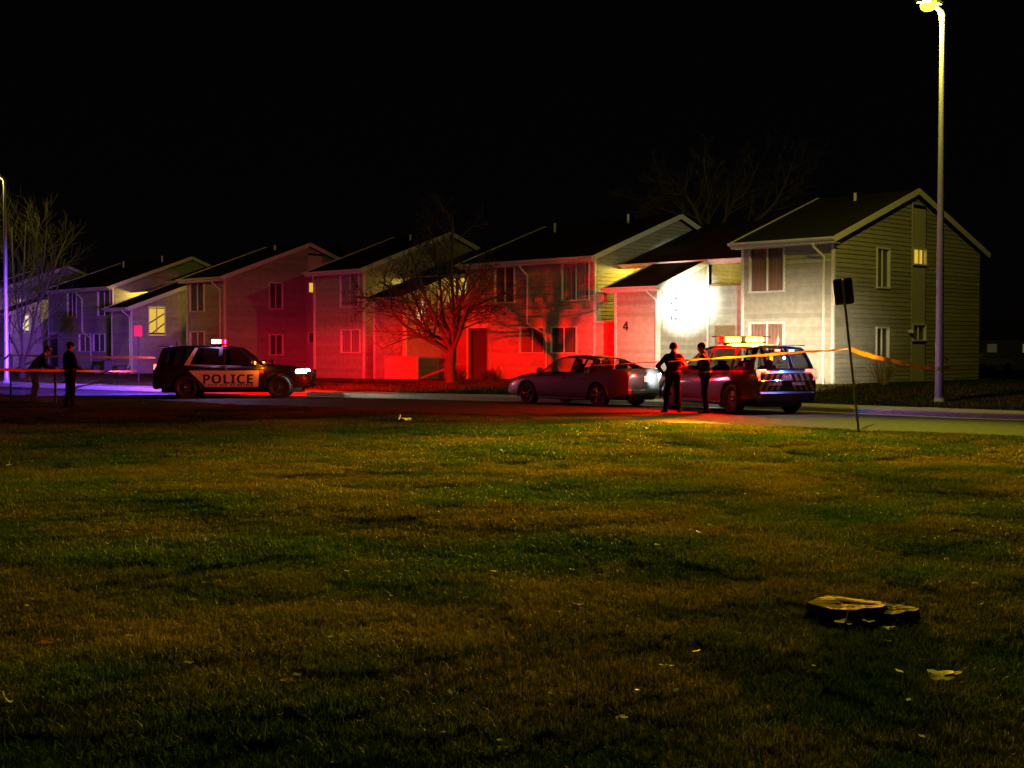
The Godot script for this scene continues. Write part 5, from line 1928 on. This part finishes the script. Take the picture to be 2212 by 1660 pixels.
func people() -> void:
	var navy := Color(0.012, 0.013, 0.02)
	var dark := Color(0.008, 0.008, 0.010)
	var V := func(x, y, z): return Vector3(x, y, z)
	# with the back to the viewer, one hand on the hip
	person("person in dark uniform seen from behind with one hand at the hip", on_ground(1454, 893, 0.01), PI / 4 + 0.15, {
		"hip": V.call(0, 0.96, 0), "chest": V.call(0.0, 1.3, 0.02), "neck": V.call(0, 1.53, 0.0), "head": V.call(0.01, 1.68, -0.02), "look": V.call(0.3, -0.1, -1),
		"elbow_l": V.call(-0.43, 1.2, 0.1), "wrist_l": V.call(-0.24, 1.02, -0.08), "hand_l": V.call(0.5, -0.6, -0.5), "elbow_r": V.call(0.34, 1.2, -0.02), "wrist_r": V.call(0.3, 1.36, -0.24), "hand_r": V.call(0.0, 0.7, -0.5),
		"knee_r": V.call(0.13, 0.52, -0.02), "ankle_r": V.call(0.16, 0.09, 0.02), "knee_l": V.call(-0.16, 0.52, 0.0), "ankle_l": V.call(-0.22, 0.09, 0.05)}, navy, dark, false)
	# turned to the left, reaching forwards with papers
	person("person in dark uniform facing along the street holding a paper beside the police car", on_ground(1523, 894.5, 0.01), PI / 4 + 1.25, {
		"hip": V.call(0, 0.95, 0), "chest": V.call(0, 1.29, -0.04), "neck": V.call(0, 1.53, -0.05), "head": V.call(0, 1.68, -0.08), "look": V.call(0, -0.25, -1),
		"elbow_l": V.call(-0.27, 1.17, -0.12), "wrist_l": V.call(-0.14, 1.18, -0.4), "elbow_r": V.call(0.28, 1.15, -0.1), "wrist_r": V.call(0.16, 1.15, -0.38),
		"knee_r": V.call(0.11, 0.51, -0.04), "ankle_r": V.call(0.12, 0.09, 0.03), "knee_l": V.call(-0.11, 0.51, 0.0), "ankle_l": V.call(-0.13, 0.09, 0.06)}, navy, dark, false)
	# leaning on the fence, with a cap
	person("person in a cap leaning forwards over the chain-link fence rail", on_ground(80, 869, 0.03), PI / 4 - 1.15, {
		"hip": V.call(0, 0.93, 0.1), "chest": V.call(0, 1.24, -0.1), "neck": V.call(0, 1.45, -0.2), "head": V.call(0, 1.58, -0.3), "look": V.call(0, -0.5, -1),
		"elbow_l": V.call(-0.26, 1.1, -0.22), "wrist_l": V.call(-0.14, 1.02, -0.45), "elbow_r": V.call(0.26, 1.12, -0.24), "wrist_r": V.call(0.12, 1.04, -0.5),
		"knee_r": V.call(0.1, 0.5, 0.02), "ankle_r": V.call(0.1, 0.09, 0.1), "knee_l": V.call(-0.1, 0.5, 0.06), "ankle_l": V.call(-0.1, 0.09, 0.14)}, navy, dark, true)
	# standing on the grass with folded hands
	person("person in dark clothes standing on the lawn with arms held in front", on_ground(152, 882, 0.03), PI / 4 - 0.75, {
		"hip": V.call(0, 0.97, 0), "chest": V.call(0, 1.31, 0.03), "neck": V.call(0, 1.54, 0.02), "head": V.call(0, 1.69, 0.0), "look": V.call(0.2, -0.05, -1),
		"elbow_l": V.call(-0.3, 1.14, -0.02), "wrist_l": V.call(-0.08, 1.08, -0.27), "elbow_r": V.call(0.3, 1.14, -0.02), "wrist_r": V.call(0.06, 1.1, -0.29),
		"knee_r": V.call(0.12, 0.53, 0.0), "ankle_r": V.call(0.15, 0.09, 0.03), "knee_l": V.call(-0.12, 0.53, 0.0), "ankle_l": V.call(-0.15, 0.09, 0.03)}, navy, dark, false)
	var st := T()
	grid(st, func(u, v): return Vector3(0.2 * u, 0.02 * sin(u * 3.0) + 0.24 * v * 0.75, -0.24 * v * 0.6), 6, 6)
	var paper := mk("paper_sheet", st, mat(lin(0.7, 0.7, 0.66), 0.8))
	tag(paper, "white paper held by the person facing along the street", "paper")
	paper.position = on_ground(1523, 894.5, 0.01) + Basis(Vector3.UP, PI / 4 + 1.25) * Vector3(-0.08, 1.2, -0.46)
	paper.rotation.y = PI / 4 + 1.25

# ---------------------------------------------------------------- small things on the lawn
func leaf(label: String, at: Vector3, size: float, turn: float, c: Color, sd: int) -> void:
	var r := RandomNumberGenerator.new()
	r.seed = sd
	var st := T()
	var ring := []
	var n := 20
	for i in n:
		var a := TAU * i / n
		var rad := size * (0.5 + 0.28 * absf(cos(a * 2.5)) - 0.1 * sin(a) + r.randf_range(-0.05, 0.05))
		ring.append(Vector3(cos(a) * rad, 0.1 * size * sin(a * 2.0 + 1.0) + r.randf() * 0.06 * size, sin(a) * rad))
	st.set_smooth_group(1)
	for i in n:
		tri(st, Vector3(0, -0.03 * size, 0), ring[i], ring[(i + 1) % n])
	st.set_smooth_group(-1)
	tube(st, [Vector3(0, -0.03 * size, 0), Vector3(size * 0.6, 0.02, size * 0.2), Vector3(size * 0.95, 0.05, size * 0.3)], [0.003, 0.0025, 0.002], 4)
	var m := mat(c, 0.8, 0.0, 0.15)
	m.backlight_enabled = true
	m.backlight = Color(0.4, 0.35, 0.2)
	var o := mk("fallen_leaf", st, m)
	o.position = at
	o.rotation = Vector3(0.1, turn, 0.08)
	tag(o, label, "leaf", "single leaves lying on the lawn")

func small_things() -> void:
	# tree stump with a split, decayed top
	var at := on_ground(1862, 1348, -0.03)
	at.y = lawn_height(at.x, -at.z)
	var root := thing("tree_stump", "low rotten tree stump with a split top on the lawn", "stump", at, 0.4)
	var r := RandomNumberGenerator.new()
	r.seed = 77
	for part in [[Vector3(-0.08, 0, 0), 0.22, 0.09, 0.16, "trunk"], [Vector3(0.19, 0, -0.02), 0.14, 0.075, 0.13, "side_trunk"]]:
		var st := T()
		var n := 40
		var low := []
		var high := []
		var rim := []
		for i in n:
			var a := TAU * i / n
			var k := 1.0 + 0.07 * sin(a * 5.0) + 0.05 * sin(a * 9.0 + 2.0) + r.randf_range(-0.03, 0.03)
			var o := Vector3(cos(a) * part[1] * k, 0, sin(a) * part[3] * 1.25 * k)
			low.append(part[0] + o * 1.22 + Vector3(0, -0.08, 0))
			high.append(part[0] + o + Vector3(0, part[2] + 0.008 * sin(a * 2.0 + 0.5) + r.randf_range(-0.003, 0.004), 0))
			rim.append(part[0] + o * 0.86 + Vector3(0, part[2] + 0.007 * sin(a * 2.0 + 0.5) + r.randf_range(-0.003, 0.002), 0))
		for i in n:
			var j := (i + 1) % n
			quad(st, low[i], high[i], high[j], low[j])
		mk("bark" if part[4] == "trunk" else "side_bark", st, textured(lin(0.07, 0.045, 0.03), lin(0.2, 0.13, 0.08), 0.05, 3.0, 0.95, 0.0, 0.05, 41), root)
		st = T()
		for i in n:
			var j := (i + 1) % n
			quad(st, high[i], rim[i], rim[j], high[j])
		# weathered top in ridges that run one way, with a slot
		var c: Vector3 = part[0]
		for i in n:
			var j := (i + 1) % n
			var a0: Vector3 = rim[i]
			var b0: Vector3 = rim[j]
			for q in 4:
				var t0 := q / 4.0
				var t1 := (q + 1) / 4.0
				var f := func(p: Vector3, t: float) -> Vector3:
					var w := p.lerp(c + Vector3(0, part[2], 0), t)
					w.y += 0.0035 * sin(w.z * 90.0 + sin(w.x * 9.0)) * minf(1.0, t * 3.0)
					if absf(w.z - c.z + 0.01) < 0.035 and absf(w.x - c.x - 0.06) < 0.1 and part[4] == "trunk":
						w.y -= 0.035
					return w
				quad(st, f.call(a0, t0), f.call(a0, t1), f.call(b0, t1), f.call(b0, t0))
		mk("cut_face" if part[4] == "trunk" else "side_cut_face", st, textured(lin(0.26, 0.12, 0.05), lin(0.46, 0.24, 0.11), 0.06, 4.0, 0.9, 0.5, 0.06, 43) if part[4] == "trunk" else textured(lin(0.05, 0.035, 0.02), lin(0.12, 0.08, 0.045), 0.06, 4.0, 0.95, 0.0, 0.06, 44), root)
	var c1 := Color(0.62, 0.55, 0.32)
	leaf("large curled pale leaf lying alone below the stump", on_ground(2041, 1459, 0.07), 0.11, 0.6, c1, 1)
	leaf("crumpled pale leaf against the front of the stump bark", on_ground(1825, 1345, 0.06), 0.07, 2.2, Color(0.6, 0.5, 0.22), 2)
	leaf("pale torn leaf at the foot of the smaller stump half", on_ground(1922, 1357, 0.06), 0.045, 1.1, Color(0.7, 0.66, 0.42), 3)
	leaf("small dull leaf between the two stump leaves", on_ground(1876, 1342, 0.06), 0.05, 4.0, Color(0.4, 0.3, 0.12), 4)
	var k := 0
	for q in [[90, 1391, 0.07, Color(0.6, 0.35, 0.25), "reddish leaf curled in the dark edge of the lawn"], [430, 1090, 0.07, Color(0.55, 0.3, 0.15), "brown leaf on a dry tan streak of the lawn"], [2000, 1278, 0.045, Color(0.8, 0.8, 0.7), "bright white scrap of leaf just behind the stump"], [2013, 1279, 0.03, Color(0.8, 0.8, 0.7), "tiny white leaf scrap beside the bright one behind the stump"], [18, 1516, 0.03, Color(0.8, 0.8, 0.75), "tiny pale leaf scrap in the short green grass"], [18, 1005, 0.06, Color(0.85, 0.85, 0.85), "white leaf on the lawn below the chain-link fence"], [2100, 1083, 0.07, Color(0.8, 0.8, 0.6), "pale yellow leaf lying flat between stump and leaning sign"], [2106, 1020, 0.06, Color(0.8, 0.75, 0.6), "cream leaf on the lawn near the leaning sign post"], [1182, 1046, 0.05, Color(0.8, 0.7, 0.6), "pale leaf in mid-lawn below the parked car"], [1793, 992, 0.06, Color(0.85, 0.6, 0.4), "orange leaf on the lawn by the foot of the leaning sign"], [1232, 967, 0.05, Color(0.8, 0.7, 0.6), "small pale leaf near the road edge below the parked car"], [650, 1046, 0.06, Color(0.7, 0.35, 0.3), "pinkish leaf on the lawn below the crosswise police car"], [790, 1082, 0.06, Color(0.2, 0.12, 0.08), "dark brown leaf in mid-lawn grass"], [1250, 1305, 0.05, Color(0.15, 0.09, 0.05), "blackish upright leaf in the green part of the lawn"], [1340, 1550, 0.04, Color(0.6, 0.55, 0.4), "dull pale leaf in the darkest near grass"], [1440, 1440, 0.05, Color(0.25, 0.18, 0.1), "brown leaf in the near grass beside the stump shadow"], [620, 1470, 0.045, Color(0.5, 0.4, 0.3), "greyish leaf in the near green grass"], [300, 1405, 0.04, Color(0.5, 0.3, 0.2), "small russet leaf in the near brown grass"]]:
		leaf(q[4], on_ground(q[0], q[1], 0.04), q[2], k * 1.3, q[3], 10 + k)
		k += 1
	# scrap of white litter near the road edge
	var lr := thing("litter", "crumpled white litter scrap on the lawn near the road edge", "litter", on_ground(864, 910, 0.04), 0.5)
	var st := T()
	lathe(st, [Vector2(0.04, 0), Vector2(0.05, 0.05), Vector2(0.035, 0.14), Vector2(0.02, 0.17)], 9, Transform3D(Basis(Vector3.FORWARD, 0.5), Vector3(-0.08, 0, 0)))
	mk("paper_cup", st, mat(lin(0.75, 0.75, 0.72), 0.6), lr)
	st = T()
	grid(st, func(u, v): return Vector3(u * 0.28, 0.05 + 0.03 * sin(u * 8.0 + v * 5.0), v * 0.16), 8, 6)
	mk("wrapper", st, mat(lin(0.6, 0.58, 0.5), 0.6), lr)
	# twigs and dead leaves strewn over the grass, past counting
	var tw := T()
	for i in 150:
		var d := lerpf(5.0, 20.0, pow(rng.randf(), 1.4))
		var x := rng.randf_range(-0.4, 0.4) * d
		var u := 0.7071 * (x - d)
		var v := 0.7071 * (x + d)
		var p := W(u, lawn_height(u, v) + rng.randf_range(0.02, 0.045), v)
		var a := rng.randf() * TAU
		var s := rng.randf_range(0.012, 0.035)
		var e := Vector3(cos(a), rng.randf_range(-0.2, 0.3), sin(a)) * s
		var f := Vector3(-sin(a), rng.randf_range(-0.3, 0.3), cos(a)) * s * 0.6
		quad(tw, p - e, p + f, p + e, p - f)
	var lt := mk("leaf_litter", tw, mat(lin(0.13, 0.095, 0.05), 0.8))
	stuff(lt)
	tag(lt, "dead leaf scraps strewn through the near lawn", "leaf litter")
	# bins and oddments by the far row
	for q in [[232, 790, 0.5, "low dark bin beside the downspout of the far row", 0.9], [205, 795, 0.4, "short storage box by the far row wall", 0.55], [262, 796, 0.5, "dark crate against the far row entry wall", 0.6]]:
		var p := W(0, 0.15, 38.6)
		var rr := ray(q[0], q[1])
		p = rr * (38.4 / -rr.z) + Vector3(0, EYE, 0)
		p.y = 0.12
		var bn := thing("storage_bin", q[3], "bin", p, 0.1 * q[0])
		st = T()
		box(st, Vector3(0, q[4] * 0.47, 0), Vector3(q[2], q[4] * 0.94, q[2]), 0.04)
		mk("body", st, mat(lin(0.05, 0.05, 0.07), 0.6), bn)
		st = T()
		box(st, Vector3(0, q[4] * 0.96, 0), Vector3(q[2] + 0.06, 0.06, q[2] + 0.06), 0.02)
		mk("lid", st, mat(lin(0.05, 0.05, 0.07), 0.6), bn)
